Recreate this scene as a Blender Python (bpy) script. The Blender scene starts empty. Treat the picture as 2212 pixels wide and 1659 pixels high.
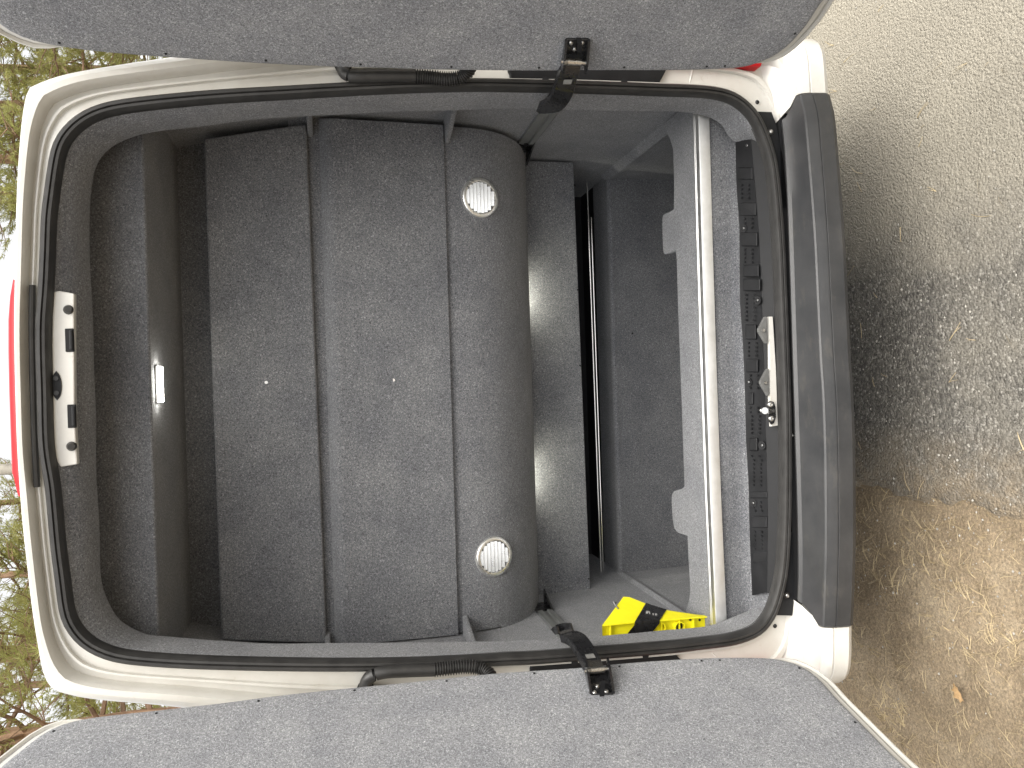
import bpy, bmesh, math, random
import numpy as np
from mathutils import Vector, Matrix, noise as mnoise

# ------------------------------------------------------------------ camera, sky, sun, exposure
scene = bpy.context.scene
COL = scene.collection
FPX = 1661.0                      # focal length in pixels of a 2212 px wide picture
PITCH = math.radians(12.4)
ROLL = math.radians(1.8)
CAM = np.array([-0.03, -2.08, 1.83])
FW = np.array([0, math.cos(PITCH), -math.sin(PITCH)])
R0 = np.array([1.0, 0, 0])
U0 = np.array([0, math.sin(PITCH), math.cos(PITCH)])
EX = -math.cos(ROLL) * U0 - math.sin(ROLL) * R0      # picture right = down in the world (phone held upright)
EY = math.sin(ROLL) * U0 - math.cos(ROLL) * R0       # picture down = left in the world

cam_data = bpy.data.cameras.new('camera')
cam = bpy.data.objects.new('camera', cam_data)
COL.objects.link(cam)
M = Matrix.Identity(4)
for i in range(3):
    M[i][0] = EX[i]; M[i][1] = -EY[i]; M[i][2] = -FW[i]; M[i][3] = CAM[i]
cam.matrix_world = M
cam_data.sensor_fit = 'HORIZONTAL'
cam_data.sensor_width = 36.0
cam_data.lens = 36.0 * FPX / 2212.0
cam_data.clip_start = 0.02
cam_data.clip_end = 600.0
scene.camera = cam

SUN_EL, SUN_AZ = math.radians(60), math.radians(-58)   # azimuth measured from +x towards +y
sun_dir = Vector((math.cos(SUN_EL) * math.cos(SUN_AZ), math.cos(SUN_EL) * math.sin(SUN_AZ), math.sin(SUN_EL)))
world = bpy.data.worlds.new('World')
scene.world = world
world.use_nodes = True
wn = world.node_tree.nodes
wl = world.node_tree.links
sky = wn.new('ShaderNodeTexSky')
sky.sky_type = 'NISHITA'
sky.sun_disc = False
sky.sun_elevation = SUN_EL
sky.sun_rotation = math.atan2(sun_dir.x, sun_dir.y)
sky.air_density = 0.9
sky.dust_density = 3.5
sky.ozone_density = 0.6
hz = wn.new('ShaderNodeHueSaturation')          # thin white cloud cover
hz.inputs['Saturation'].default_value = 0.08
wl.new(sky.outputs[0], hz.inputs['Color'])
wl.new(hz.outputs[0], wn['Background'].inputs[0])
wn['Background'].inputs[1].default_value = 0.13

sl = bpy.data.lights.new('sun', 'SUN')
sl.energy = 1.4
sl.angle = math.radians(55)
sl.color = (1.0, 0.94, 0.84)
sun = bpy.data.objects.new('sun', sl)
COL.objects.link(sun)
sun.rotation_euler = sun_dir.to_track_quat('Z', 'Y').to_euler()
sun.location = (20, 0, 20)

scene.view_settings.view_transform = 'Standard'
scene.view_settings.look = 'None'
scene.view_settings.exposure = 1.47
scene.view_settings.gamma = 1.0
scene.view_settings.use_curve_mapping = False
scene.cycles.use_denoising = True
scene.cycles.max_bounces = 10
scene.cycles.diffuse_bounces = 6

# ------------------------------------------------------------------ measuring: a picture point at a known depth / height / side plane
def ray(px, py):
    return FW + (px - 1106.0) / FPX * EX + (py - 829.5) / FPX * EY
def at(px, py, y):
    r = ray(px, py); return CAM + r * ((y - CAM[1]) / r[1])
def atz(px, py, z):
    r = ray(px, py); return CAM + r * ((z - CAM[2]) / r[2])
def atx(px, py, x):
    r = ray(px, py); return CAM + r * ((x - CAM[0]) / r[0])
def atpl(px, py, p0, n):
    r = ray(px, py); return CAM + r * (np.dot(p0 - CAM, n) / np.dot(r, n))

# ------------------------------------------------------------------ materials
def new_mat(name):
    m = bpy.data.materials.new(name); m.use_nodes = True
    return m, m.node_tree.nodes, m.node_tree.links, m.node_tree.nodes['Principled BSDF']
def ramp(n, stops):
    r = n.new('ShaderNodeValToRGB')
    e = r.color_ramp.elements
    e[0].position, e[0].color = stops[0][0], (*stops[0][1], 1)
    e[1].position, e[1].color = stops[-1][0], (*stops[-1][1], 1)
    for p, c in stops[1:-1]:
        x = e.new(p); x.color = (*c, 1)
    return r
def noise(n, l, scale, detail=3, rough=0.6, coord='Object', dist=0.0, vec=None):
    t = n.new('ShaderNodeTexNoise')
    t.inputs['Scale'].default_value = scale; t.inputs['Detail'].default_value = detail
    t.inputs['Roughness'].default_value = rough; t.inputs['Distortion'].default_value = dist
    if vec is None:
        c = n.new('ShaderNodeNewGeometry'); vec = c.outputs['Position']
    l.new(vec, t.inputs['Vector'])
    return t
def mixc(n, l, fac, a, b, mode='MIX'):
    x = n.new('ShaderNodeMix'); x.data_type = 'RGBA'; x.blend_type = mode
    for s, v in ((0, fac), (6, a), (7, b)):
        if hasattr(v, 'is_linked') or hasattr(v, 'links'): l.new(v, x.inputs[s])
        elif s == 0: x.inputs[0].default_value = v
        else: x.inputs[s].default_value = (*v, 1)
    return x.outputs[2]
def bump(n, l, h, strength, distance, b):
    x = n.new('ShaderNodeBump'); x.inputs['Strength'].default_value = strength
    x.inputs['Distance'].default_value = distance
    l.new(h, x.inputs['Height']); l.new(x.outputs[0], b.inputs['Normal'])

def carpet_mat(name, k=1.0, scale=210):
    m, n, l, b = new_mat(name)
    a = noise(n, l, scale, 3, 0.75, dist=1.2)
    r = ramp(n, [(0.34, (0.030 * k, 0.032 * k, 0.036 * k)), (0.46, (0.092 * k, 0.095 * k, 0.102 * k)),
                 (0.55, (0.128 * k, 0.131 * k, 0.138 * k)), (0.69, (0.30 * k, 0.305 * k, 0.315 * k))])
    l.new(a.outputs['Fac'], r.inputs[0])
    big = noise(n, l, 7, 4, 0.6)
    r2 = ramp(n, [(0.3, (0.80, 0.80, 0.82)), (0.7, (1.12, 1.11, 1.09))])
    l.new(big.outputs['Fac'], r2.inputs[0])
    l.new(mixc(n, l, 1.0, r.outputs[0], r2.outputs[0], 'MULTIPLY'), b.inputs['Base Color'])
    b.inputs['Roughness'].default_value = 1.0
    b.inputs['Specular IOR Level'].default_value = 0.05
    b.inputs['Sheen Weight'].default_value = 0.25
    b.inputs['Sheen Roughness'].default_value = 0.6
    f = noise(n, l, scale * 1.6, 3, 0.7, dist=0.8)
    bump(n, l, f.outputs['Fac'], 0.75, 0.004, b)
    return m

def plain(name, col, rough=0.5, metal=0.0, spec=0.5, coat=0.0, nscale=0, namt=0.0, bscale=0, bstr=0.0, bdist=0.001, emis=None, es=0):
    m, n, l, b = new_mat(name)
    b.inputs['Base Color'].default_value = (*col, 1)
    if nscale:
        t = noise(n, l, nscale, 4, 0.65)
        d = tuple(c * (1 - namt) for c in col); u = tuple(min(1, c * (1 + namt)) for c in col)
        r = ramp(n, [(0.3, d), (0.7, u)]); l.new(t.outputs['Fac'], r.inputs[0])
        l.new(r.outputs[0], b.inputs['Base Color'])
        mr = n.new('ShaderNodeMapRange'); mr.inputs[3].default_value = max(0.02, rough - 0.12); mr.inputs[4].default_value = min(1, rough + 0.12)
        l.new(t.outputs['Fac'], mr.inputs[0]); l.new(mr.outputs[0], b.inputs['Roughness'])
    else:
        b.inputs['Roughness'].default_value = rough
    b.inputs['Metallic'].default_value = metal
    b.inputs['Specular IOR Level'].default_value = spec
    b.inputs['Coat Weight'].default_value = coat
    b.inputs['Coat Roughness'].default_value = 0.08
    if bscale:
        t2 = noise(n, l, bscale, 3, 0.6); bump(n, l, t2.outputs['Fac'], bstr, bdist, b)
    if emis:
        b.inputs['Emission Color'].default_value = (*emis, 1); b.inputs['Emission Strength'].default_value = es
    return m

def white_mat():
    m, n, l, b = new_mat('white_paint')
    t = noise(n, l, 5, 5, 0.7)
    r = ramp(n, [(0.30, (0.54, 0.52, 0.475)), (0.62, (0.62, 0.607, 0.565))])
    l.new(t.outputs['Fac'], r.inputs[0])
    d = noise(n, l, 34, 6, 0.75, dist=0.6)           # road dust and rusty wash marks
    r2 = ramp(n, [(0.60, (0, 0, 0)), (0.78, (0.5, 0.5, 0.5))]); l.new(d.outputs['Fac'], r2.inputs[0])
    c = mixc(n, l, r2.outputs[0], r.outputs[0], (0.42, 0.35, 0.27))
    l.new(c, b.inputs['Base Color'])
    b.inputs['Roughness'].default_value = 0.34
    b.inputs['Coat Weight'].default_value = 0.5
    b.inputs['Coat Roughness'].default_value = 0.1
    return m

def bumper_mat():
    m, n, l, b = new_mat('grained_bumper_plastic')
    t = noise(n, l, 9, 5, 0.65)
    r = ramp(n, [(0.3, (0.026, 0.027, 0.029)), (0.7, (0.048, 0.048, 0.049))]); l.new(t.outputs['Fac'], r.inputs[0])
    g = n.new('ShaderNodeNewGeometry')
    mp = n.new('ShaderNodeMapping'); mp.inputs['Scale'].default_value = (4, 9, 9); l.new(g.outputs['Position'], mp.inputs[0])
    s = noise(n, l, 2.2, 6, 0.7, vec=mp.outputs[0])   # dusty scuffs along the step
    r2 = ramp(n, [(0.55, (0, 0, 0)), (0.85, (0.35, 0.35, 0.35))]); l.new(s.outputs['Fac'], r2.inputs[0])
    l.new(mixc(n, l, r2.outputs[0], r.outputs[0], (0.16, 0.145, 0.115)), b.inputs['Base Color'])
    b.inputs['Roughness'].default_value = 0.42
    f = noise(n, l, 900, 2, 0.5); bump(n, l, f.outputs['Fac'], 0.35, 0.001, b)
    return m

CARPET = carpet_mat('grey_felt_carpet', 1.42, 240)
CARPET_DOOR_LIT = carpet_mat('grey_felt_door_carpet_lit', 2.05, 240)  # same felt as the bay, lightened: daylight on the doors put into its colour
WHITE = white_mat()
BUMPER = bumper_mat()
RUBBER = plain('black_rubber', (0.024, 0.023, 0.022), 0.5, nscale=25, namt=0.35, bscale=300, bstr=0.1)
PLASTIC = plain('dark_trim_plastic', (0.0125, 0.0128, 0.014), 0.5, spec=0.22, nscale=14, namt=0.3, bscale=700, bstr=0.3)
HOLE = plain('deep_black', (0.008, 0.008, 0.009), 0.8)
BLACKMETAL = plain('black_lacquered_steel', (0.010, 0.010, 0.011), 0.28, spec=0.5, coat=0.3, nscale=60, namt=0.3)
STEEL = plain('steel', (0.52, 0.51, 0.49), 0.28, metal=1.0, nscale=40, namt=0.15)
CHROME = plain('chrome', (0.92, 0.91, 0.88), 0.18, metal=1.0)
DARKSTEEL = plain('dark_zinc', (0.20, 0.20, 0.20), 0.35, metal=1.0)
ALU = plain('brushed_aluminium', (0.78, 0.78, 0.77), 0.45, metal=1.0, nscale=30, namt=0.06)
VENTMETAL = plain('polished_aluminium', (0.82, 0.82, 0.80), 0.30, metal=0.85, nscale=40, namt=0.06)
RAILMETAL = plain('anodised_rail', (0.42, 0.43, 0.42), 0.4, metal=0.8, nscale=30, namt=0.1)
YELLOW = plain('yellow_plastic', (0.86, 0.78, 0.015), 0.42, nscale=20, namt=0.05)
RED = plain('red_lens', (0.50, 0.008, 0.012), 0.35, spec=0.3)
LEDMAT = plain('lit_led_diffuser', (1, 1, 1), 0.5, emis=(1.0, 0.97, 0.88), es=22)
TYRE = plain('tyre_rubber', (0.018, 0.018, 0.018), 0.8)
GREYPLATE = plain('grey_painted_guide', (0.13, 0.13, 0.125), 0.4, nscale=30, namt=0.2)
PRINT = plain('pale_print', (0.35, 0.35, 0.34), 0.7)
WOODPOLE = plain('weathered_pole', (0.34, 0.32, 0.28), 0.9, nscale=6, namt=0.3)

# ------------------------------------------------------------------ mesh helpers
def link(o, parent=None, mat=None, smooth=False):
    COL.objects.link(o)
    if parent is not None: o.parent = parent
    if mat is not None and o.type == 'MESH' and not o.data.materials: o.data.materials.append(mat)
    if smooth and o.type == 'MESH':
        o.data.shade_smooth()
    return o
def mesh(name, verts, faces, mat, parent=None, smooth=False, sharp=None):
    me = bpy.data.meshes.new(name)
    me.from_pydata([tuple(float(c) for c in v) for v in verts], [], faces)
    bm = bmesh.new(); bm.from_mesh(me)
    bmesh.ops.recalc_face_normals(bm, faces=bm.faces)
    bm.to_mesh(me); bm.free()
    me.update()
    o = bpy.data.objects.new(name, me)
    link(o, parent, mat, smooth)
    if smooth and sharp is not None:
        me.set_sharp_from_angle(angle=math.radians(sharp))
    return o
def empty(name, loc=(0, 0, 0), parent=None):
    o = bpy.data.objects.new(name, None); o.location = loc; COL.objects.link(o)
    if parent is not None: o.parent = parent
    return o
def tag(o, label, cat, group=None, kind=None):
    o['label'] = label; o['category'] = cat
    if group: o['group'] = group
    if kind: o['kind'] = kind
    return o
def bevel_mod(o, w=0.004, seg=2, ang=40):
    m = o.modifiers.new('bevel', 'BEVEL'); m.width = w; m.segments = seg; m.limit_method = 'ANGLE'; m.angle_limit = math.radians(ang)
    return o
def box(name, c, s, mat, parent=None, R=None, bev=0.0):
    x, y, z = s[0] / 2, s[1] / 2, s[2] / 2
    v = [Vector((i * x, j * y, k * z)) for i in (-1, 1) for j in (-1, 1) for k in (-1, 1)]
    if R is not None: v = [R @ p for p in v]
    v = [p + Vector([float(q) for q in c]) for p in v]
    f = [(0, 1, 3, 2), (4, 6, 7, 5), (0, 4, 5, 1), (2, 3, 7, 6), (0, 2, 6, 4), (1, 5, 7, 3)]
    o = mesh(name, v, f, mat, parent)
    if bev: bevel_mod(o, bev)
    return o
def loft(name, rings, mat, parent=None, closed=True, cap=False, smooth=True, sharp=35, loop=False):
    n = len(rings[0]); v = [p for r in rings for p in r]; f = []
    nr = len(rings)
    for k in range(nr if loop else nr - 1):
        a, b = k * n, ((k + 1) % nr) * n
        for i in range(n if closed else n - 1):
            j = (i + 1) % n
            f.append((a + i, a + j, b + j, b + i))
    if cap:
        f.append(tuple(range(n))); f.append(tuple((nr - 1) * n + i for i in range(n)))
    return mesh(name, v, f, mat, parent, smooth, sharp)
def tube(name, path, rad, mat, parent=None, seg=10, cap=True):
    P = [Vector([float(c) for c in p]) for p in path]
    rings = []
    up = Vector((0, 0, 1))
    for i, p in enumerate(P):
        t = (P[min(i + 1, len(P) - 1)] - P[max(i - 1, 0)]).normalized()
        if abs(t.dot(up)) > 0.95: u = t.cross(Vector((0, 1, 0))).normalized()
        else: u = t.cross(up).normalized()
        w = t.cross(u).normalized()
        r = rad[i] if hasattr(rad, '__len__') else rad
        rings.append([p + (u * math.cos(a) + w * math.sin(a)) * r for a in [2 * math.pi * k / seg for k in range(seg)]])
    return loft(name, rings, mat, parent, cap=cap)
def disc(name, c, n, r, th, mat, parent=None, seg=16, r2=None):
    c = Vector([float(x) for x in c]); n = Vector([float(x) for x in n]).normalized()
    u = n.orthogonal().normalized(); w = n.cross(u)
    r2 = r if r2 is None else r2
    ring = lambda rr, h: [c + n * h + (u * math.cos(a) + w * math.sin(a)) * rr for a in [2 * math.pi * k / seg for k in range(seg)]]
    return loft(name, [ring(r, 0), ring(r2, th)], mat, parent, cap=True, smooth=True, sharp=30)
def screw(name, c, n, r, mat, parent=None):
    """washer-like pan head with a dark hex socket: one small mesh"""
    c = Vector([float(x) for x in c]); n = Vector([float(x) for x in n]).normalized()
    u = n.orthogonal().normalized(); w = n.cross(u)
    ring = lambda rr, h, s=12: [c + n * h + (u * math.cos(a) + w * math.sin(a)) * rr for a in [2 * math.pi * k / s for k in range(s)]]
    return loft(name, [ring(r, 0), ring(r, r * .35), ring(r * .75, r * .7), ring(r * .42, r * .75), ring(r * .4, r * .3)], mat, parent, cap=True, sharp=50)

def catmull(pts, closed=True, sub=6):
    P = [np.array(p, float) for p in pts]; n = len(P); out = []
    rng = range(n) if closed else range(n - 1)
    for i in rng:
        if closed: p0, p1, p2, p3 = P[(i - 1) % n], P[i], P[(i + 1) % n], P[(i + 2) % n]
        else: p0, p1, p2, p3 = P[max(i - 1, 0)], P[i], P[i + 1], P[min(i + 2, n - 1)]
        for k in range(sub):
            t = k / sub
            out.append(0.5 * ((2 * p1) + (-p0 + p2) * t + (2 * p0 - 5 * p1 + 4 * p2 - p3) * t * t + (-p0 + 3 * p1 - 3 * p2 + p3) * t ** 3))
    if not closed: out.append(P[-1])
    return np.array(out)
def resample(P, n, closed=True):
    P = np.array(P); Q = np.vstack([P, P[:1]]) if closed else P
    d = np.r_[0, np.cumsum(np.linalg.norm(np.diff(Q, axis=0), axis=1))]
    t = np.linspace(0, d[-1], n, endpoint=not closed)
    return np.stack([np.interp(t, d, Q[:, k]) for k in range(Q.shape[1])], 1)
def smooth_loop(P, it=3):
    P = np.array(P)
    for _ in range(it): P = 0.5 * P + 0.25 * (np.roll(P, 1, 0) + np.roll(P, -1, 0))
    return P
CEN = np.array([0.0, 1.5])
def polar_at(P, angs):
    """radius of the closed loop P (x,z) seen from CEN at the given angles"""
    d = P - CEN; a = np.unwrap(np.arctan2(d[:, 1], d[:, 0])); r = np.hypot(d[:, 0], d[:, 1])
    if a[-1] < a[0]: a, r = a[::-1], r[::-1]
    a = np.r_[a - 2 * math.pi, a, a + 2 * math.pi]; r = np.r_[r, r, r]
    o = np.argsort(a)
    return np.interp(angs, a[o], r[o])
def offset_loop(P, d):
    t = np.roll(P, -1, 0) - np.roll(P, 1, 0); t /= np.linalg.norm(t, axis=1)[:, None]
    n = np.stack([t[:, 1], -t[:, 0]], 1)
    if np.mean(np.sum(n * (P - P.mean(0)), 1)) < 0: n = -n
    return P + n * (d[:, None] if hasattr(d, 'shape') else d)
def xz(pts, y):
    return np.array([[at(a, b, y)[0], at(a, b, y)[2]] for a, b in pts])
def r3(P, y):
    return [(p[0], y, p[1]) for p in P]

# ------------------------------------------------------------------ the van
van = empty('van', (0, 1.0, 0))
tag(van, 'white high-roof panel van with both rear doors wide open and a felt-lined cargo bay', 'van')
VT = Matrix.Translation((0, -1.0, 0))
_mesh = mesh
def vmesh_parent_fix():
    """parts are modelled in world coordinates; the van's empty stands at its base"""
    for o in bpy.data.objects:
        p = o.parent
        if p is van: o.matrix_parent_inverse = VT

# door opening: outer edge of the rubber seal, measured on the rear plane y = 0
SEAL = [(98,436),(109,355),(120,308),(142,276),(175,248),(218,229),(273,218),(382,206),(491,197),(600,191),(723,184),(876,177),(1012,174),
        (1097,175),(1261,179),(1425,185),(1520,189),(1575,199),(1607,218),(1632,243),(1648,273),(1664,314),(1675,355),(1685,445),(1692,544),(1696,644),
        (1700,740),(1704,854),(1705.5,940),(1706,1010),(1705,1084),(1703,1158),(1698,1233),(1689,1277),(1674,1325),(1655,1354),(1640,1369),(1588,1389),
        (1506,1400),(1457,1406),(1304,1419),(1149,1431),(1097,1433),(931,1442),(767,1446),(600,1445),(409,1440),(273,1430),(218,1416),(175,1392),(150,1362),
        (134,1329),(123,1247),(114,1180),(109,1123),(101,1041),(93,1000),(87,946),(85,850),(82,760),(82,690),(87,630),(91,548),(94,466)]
NL = 320
seal = smooth_loop(resample(catmull(xz(SEAL, 0.0)), NL), 2)
ang = np.unwrap(np.arctan2(seal[:, 1] - CEN[1], seal[:, 0] - CEN[0]))
# outer edge of the body at the rear corner
BODY = [(37,436),(40,360),(42,327),(46,270),(52,218),(60,196),(78,182),(104,172),(164,158),(273,139),(376,123),(600,92),(900,62),(1200,48),(1450,50),(1620,66),(1730,95),(1800,130),(1840,190),
        (1862,300),(1872,500),(1880,830),(1890,1150),(1888,1330),(1876,1430),(1840,1500),(1780,1535),(1640,1562),(1450,1580),(1200,1588),(900,1580),(600,1556),(382,1528),(218,1512),(153,1501),
        (115,1487),(95,1466),(87,1438),(82,1397),(74,1343),(65,1275),(60,1220),(52,1150),(45,1070),(42,1014),(36,847),(34,720),(34,600)]
def _in(a, b):                                   # the rounded corner stands proud of the outline's plane
    if a < 110: a = a + 8
    if 70 < a < 420: b = b + (6 if b < 830 else -6)
    return a, b
bodyl = resample(catmull(xz([_in(a, b) for a, b in BODY], 0.05)), NL * 2)
rb = polar_at(bodyl, ang)
uv = np.stack([np.cos(ang), np.sin(ang)], 1)
outer = CEN + uv * rb[:, None]
outer[:, 1] = np.maximum(outer[:, 1], 0.445)
gap = np.hypot(*(outer - seal).T)

def ring_t(t, y):
    return r3(seal + (outer - seal) * t, y)
# white door jamb: flange under the seal, channel with a pressed ridge, rounded outer corner
prof = [(0.0, 0.004), (0.05, 0.003), (0.06, 0.016), (0.16, 0.018), (0.29, 0.020), (0.30, 0.009), (0.345, 0.009), (0.355, 0.022), (0.50, 0.024),
        (0.51, 0.012), (0.54, -0.010), (0.575, -0.018), (0.70, -0.019), (0.80, -0.012), (0.90, 0.006), (0.96, 0.028), (1.0, 0.066)]
rings = [r3(offset_loop(seal, -0.020), 0.006)] + [ring_t(t, y) for t, y in prof]
loft('rear_frame', rings, WHITE, van, sharp=32)
outer2 = CEN + (outer - CEN) * np.array([1.02, 1.0])
outer2[:, 1] = np.maximum(outer2[:, 1], 0.26)
outer2[outer[:, 1] < 0.45, 1] = 0.26
loft('body_shell', [ring_t(1.0, 0.0665), r3(outer * 1.0 + (outer2 - outer) * 0.5, 0.30), r3(outer2, 1.2), r3(outer2, 4.6), r3(CEN + (outer2 - CEN) * 0.92, 5.0)], WHITE, van, cap=False)
o = mesh('bulkhead', r3(CEN + (outer2 - CEN) * 0.92, 5.0), [tuple(range(NL))], WHITE, van)

# black rubber door seal, a hollow bulb with a lip, all the way round
sp = [(0.002, 0.0), (0.003, -0.010), (-0.004, -0.017), (-0.011, -0.017), (-0.0135, -0.012), (-0.0165, -0.016), (-0.023, -0.015), (-0.0285, -0.006), (-0.031, 0.006), (-0.031, 0.018), (-0.020, 0.016)]
loft('door_seal', [r3(offset_loop(seal, d * .87), y) for d, y in sp], RUBBER, van, sharp=35)

# felt surround between the seal and the load bay, ending in a soft lip
LIP = [(188,436),(194,376),(207,341),(232,314),(273,292),(327,278),(436,265),(549,251),(663,243),(821,236),(985,230),(1149,228),(1288,230),(1420,233),(1501,237),(1540,245),(1569,262),(1588,292),
       (1640,325),(1690,380),(1700,500),(1702,656),(1705,829),(1708,953),(1710,1100),(1706,1230),(1668,1298),(1632,1322),(1592,1338),(1533,1358),(1420,1371),(1302,1382),(1179,1389),(1040,1392),(876,1395),(740,1396),
       (600,1397),(464,1392),(355,1381),(314,1377),(273,1359),(246,1335),(224,1291),(213,1247),(210,1150),(203,1014),(200,878),(196,739),(191,602),(188,520)]
lipl = resample(catmull(xz(LIP, 0.10)), NL * 2)
rl = polar_at(lipl, ang)
lip = CEN + uv * rl[:, None]
wob = np.array([mnoise.noise((p[0] * 6, p[1] * 6, 0.3)) for p in lip]) * 0.004
lip = lip + uv * wob[:, None]
s_in = offset_loop(seal, -0.0272)
mid = lambda t: s_in + (lip - s_in) * t
# the side walls / ceiling of the bay
WALL = [(0.86, 0.30), (0.87, 0.70), (0.88, 1.1), (0.885, 1.5), (0.872, 1.9), (0.825, 2.20), (0.76, 2.42), (0.66, 2.52), (0.4, 2.56), (0.0, 2.57)]
WALL = WALL + [(-x, z) for x, z in WALL[::-1][1:]]
wl_ = np.array(WALL)
wallr = resample(catmull(wl_, closed=False), 120, closed=False)
wall_closed = np.vstack([wallr, [[-0.5, 0.30]], [[0.5, 0.30]]])
rw = polar_at(resample(wall_closed, 900), ang)
wall = CEN + uv * np.maximum(rw, rl + 0.004)[:, None]
loft('felt_surround', [r3(s_in, 0.012), r3(mid(0.10), 0.020), r3(mid(0.35), 0.030), r3(mid(0.62), 0.045), r3(mid(0.85), 0.070), r3(mid(0.97), 0.095), r3(mid(1.0), 0.110),
                       r3(mid(0.97), 0.128), r3(wall, 0.150)], CARPET, van, sharp=70)
# walls, carpeted
NW = len(wallr)
def strip(name, sel, ys, mat):
    return loft(name, [r3(wallr[sel], y) for y in ys], mat, van, closed=False, smooth=True, sharp=60)
hf = NW // 2
strip('side_wall', slice(0, int(NW * .40)), (0.14, 0.6, 1.2, 1.9), CARPET)
strip('side_wall', slice(int(NW * .60) - 1, NW), (0.14, 0.6, 1.2, 1.9), CARPET)
strip('ceiling_lining', slice(int(NW * .40) - 1, int(NW * .60)), (0.14, 0.6, 1.2, 1.9), CARPET)
mesh('rear_partition', [(-.95, 1.9, .25), (.95, 1.9, .25), (.95, 1.9, 2.62), (-.95, 1.9, 2.62)], [(0, 1, 2, 3)], CARPET, van)
box('underbody', (0, 2.9, 0.30), (1.7, 3.2, 0.05), HOLE, van)

# ---- overhead box: coved fascia, underside with the strip lamp, back wall
fz = at(326, 830, 0.20)[2]
cove = catmull([(0.20, 2.57), (0.235, 2.53), (0.238, 2.49), (0.232, 2.45), (0.220, 2.41), (0.207, fz + 0.022), (0.200, fz + .006), (0.206, fz)], closed=False, sub=5)
loft('overhead_fascia', [[(x, y, z) for x in np.linspace(-.80, .80, 3)] for y, z in cove], CARPET, van, closed=False, smooth=True, sharp=50)
uy = atz(398, 830, fz)[1]
mesh('overhead_underside', [(-.80, .206, fz), (.80, .206, fz), (.83, uy, fz), (-.83, uy, fz)], [(0, 1, 2, 3)], CARPET, van)
mesh('overhead_back', [(-.84, uy, fz + .05), (.84, uy, fz + .05), (.86, uy, 2.0), (-.86, uy, 2.0)], [(0, 1, 2, 3)], CARPET, van)
l0, l1 = atz(334, 792, fz), atz(342, 868, fz)
lamp = box('strip_lamp', ((l0[0] + l1[0]) / 2, l0[1] + .012, fz - .004), (abs(l0[0] - l1[0]) + .006, .032, .006), VENTMETAL, van, bev=.002)
box('diffuser', ((l0[0] + l1[0]) / 2, l0[1] + .012, fz - .0105), (abs(l0[0] - l1[0]), .029, .010), LEDMAT, lamp)

# ---- three big padded panels of the partition
def slab(name, quad, th, mat, rnd=0.008, nx=1):
    """padded board from its four front corners (tl, tr, br, bl), thickness th away from the camera"""
    q = [np.array(p, float) for p in quad]
    v = q + [p + np.array([0, th, 0]) for p in q]
    o = mesh(name, v, [(0, 1, 2, 3), (7, 6, 5, 4), (0, 4, 5, 1), (1, 5, 6, 2), (2, 6, 7, 3), (3, 7, 4, 0)], mat, van, smooth=True, sharp=50)
    bevel_mod(o, rnd, 3)
    return o
slab('upper_panel', [at(478, 1384, .52), at(440, 299, .52), at(662, 266, .52), at(706, 1391, .52)], .02, CARPET)
# middle panel with a rolled top edge
bl, br = at(990, 1371, .53), at(957, 270, .53)
u0, u1 = at(724, 1393, .538), at(688, 256, .538)
v0, v1 = at(740, 1394, .505), at(709, 256, .505)
rings = [[u0 + [0, .07, .002], u1 + [0, .07, .002]], [u0 + [0, .012, .001], u1 + [0, .012, .001]], [u0 + [0, 0, -.003], u1 + [0, 0, -.003]], [u0 * .35 + v0 * .65, u1 * .35 + v1 * .65], [v0, v1], [v0 + [0, -.003, -.02], v1 + [0, -.003, -.02]]]
rings += [[bl, br], [bl + [0, .03, 0], br + [0, .03, 0]]]
loft('middle_panel', rings, CARPET, van, closed=False, sharp=50)
mesh('panel_recess', [(-.88, .546, 1.98), (.88, .546, 1.98), (.88, .546, 1.84), (-.88, .546, 1.84)], [(0, 1, 2, 3)], CARPET, van)
# lower panel, curving away under
c3 = catmull([(0.545, 1.475), (0.545, 1.43), (0.553, 1.36), (0.58, 1.285), (0.635, 1.215), (0.72, 1.155), (0.85, 1.105)], closed=False, sub=5)
C3 = np.array(c3)
loft('lower_panel', [[(-.878 - (.02 if z < 1.3 else 0), y, z), (0, y, z), (.862, y, z)] for y, z in c3] + [[(-.898, .87, 1.112), (0, .87, 1.112), (.862, .87, 1.112)]], CARPET, van, closed=False, sharp=50)
def on_c3(px, py):
    """where the sight line meets the curved lower panel, and its outward normal"""
    r = ray(px, py)
    best = None
    for i in range(len(C3) - 1):
        a, b = C3[i], C3[i + 1]
        t = b - a; n = np.array([0, t[1], -t[0]]); n /= np.linalg.norm(n)
        p0 = np.array([0, a[0], a[1]]); p = CAM + r * (np.dot(p0 - CAM, n) / np.dot(r, n))
        if min(a[1], b[1]) - 1e-6 <= p[2] <= max(a[1], b[1]) + 1e-6: best = (p, n if n[1] < 0 else -n)
    return best
for zc in (575, 826), (850, 821):
    p = at(*zc, .515)
    disc('screw_cap', p + [0, .004, 0], (0, -1, 0), .0052, .004, VENTMETAL, van, 12)

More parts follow.
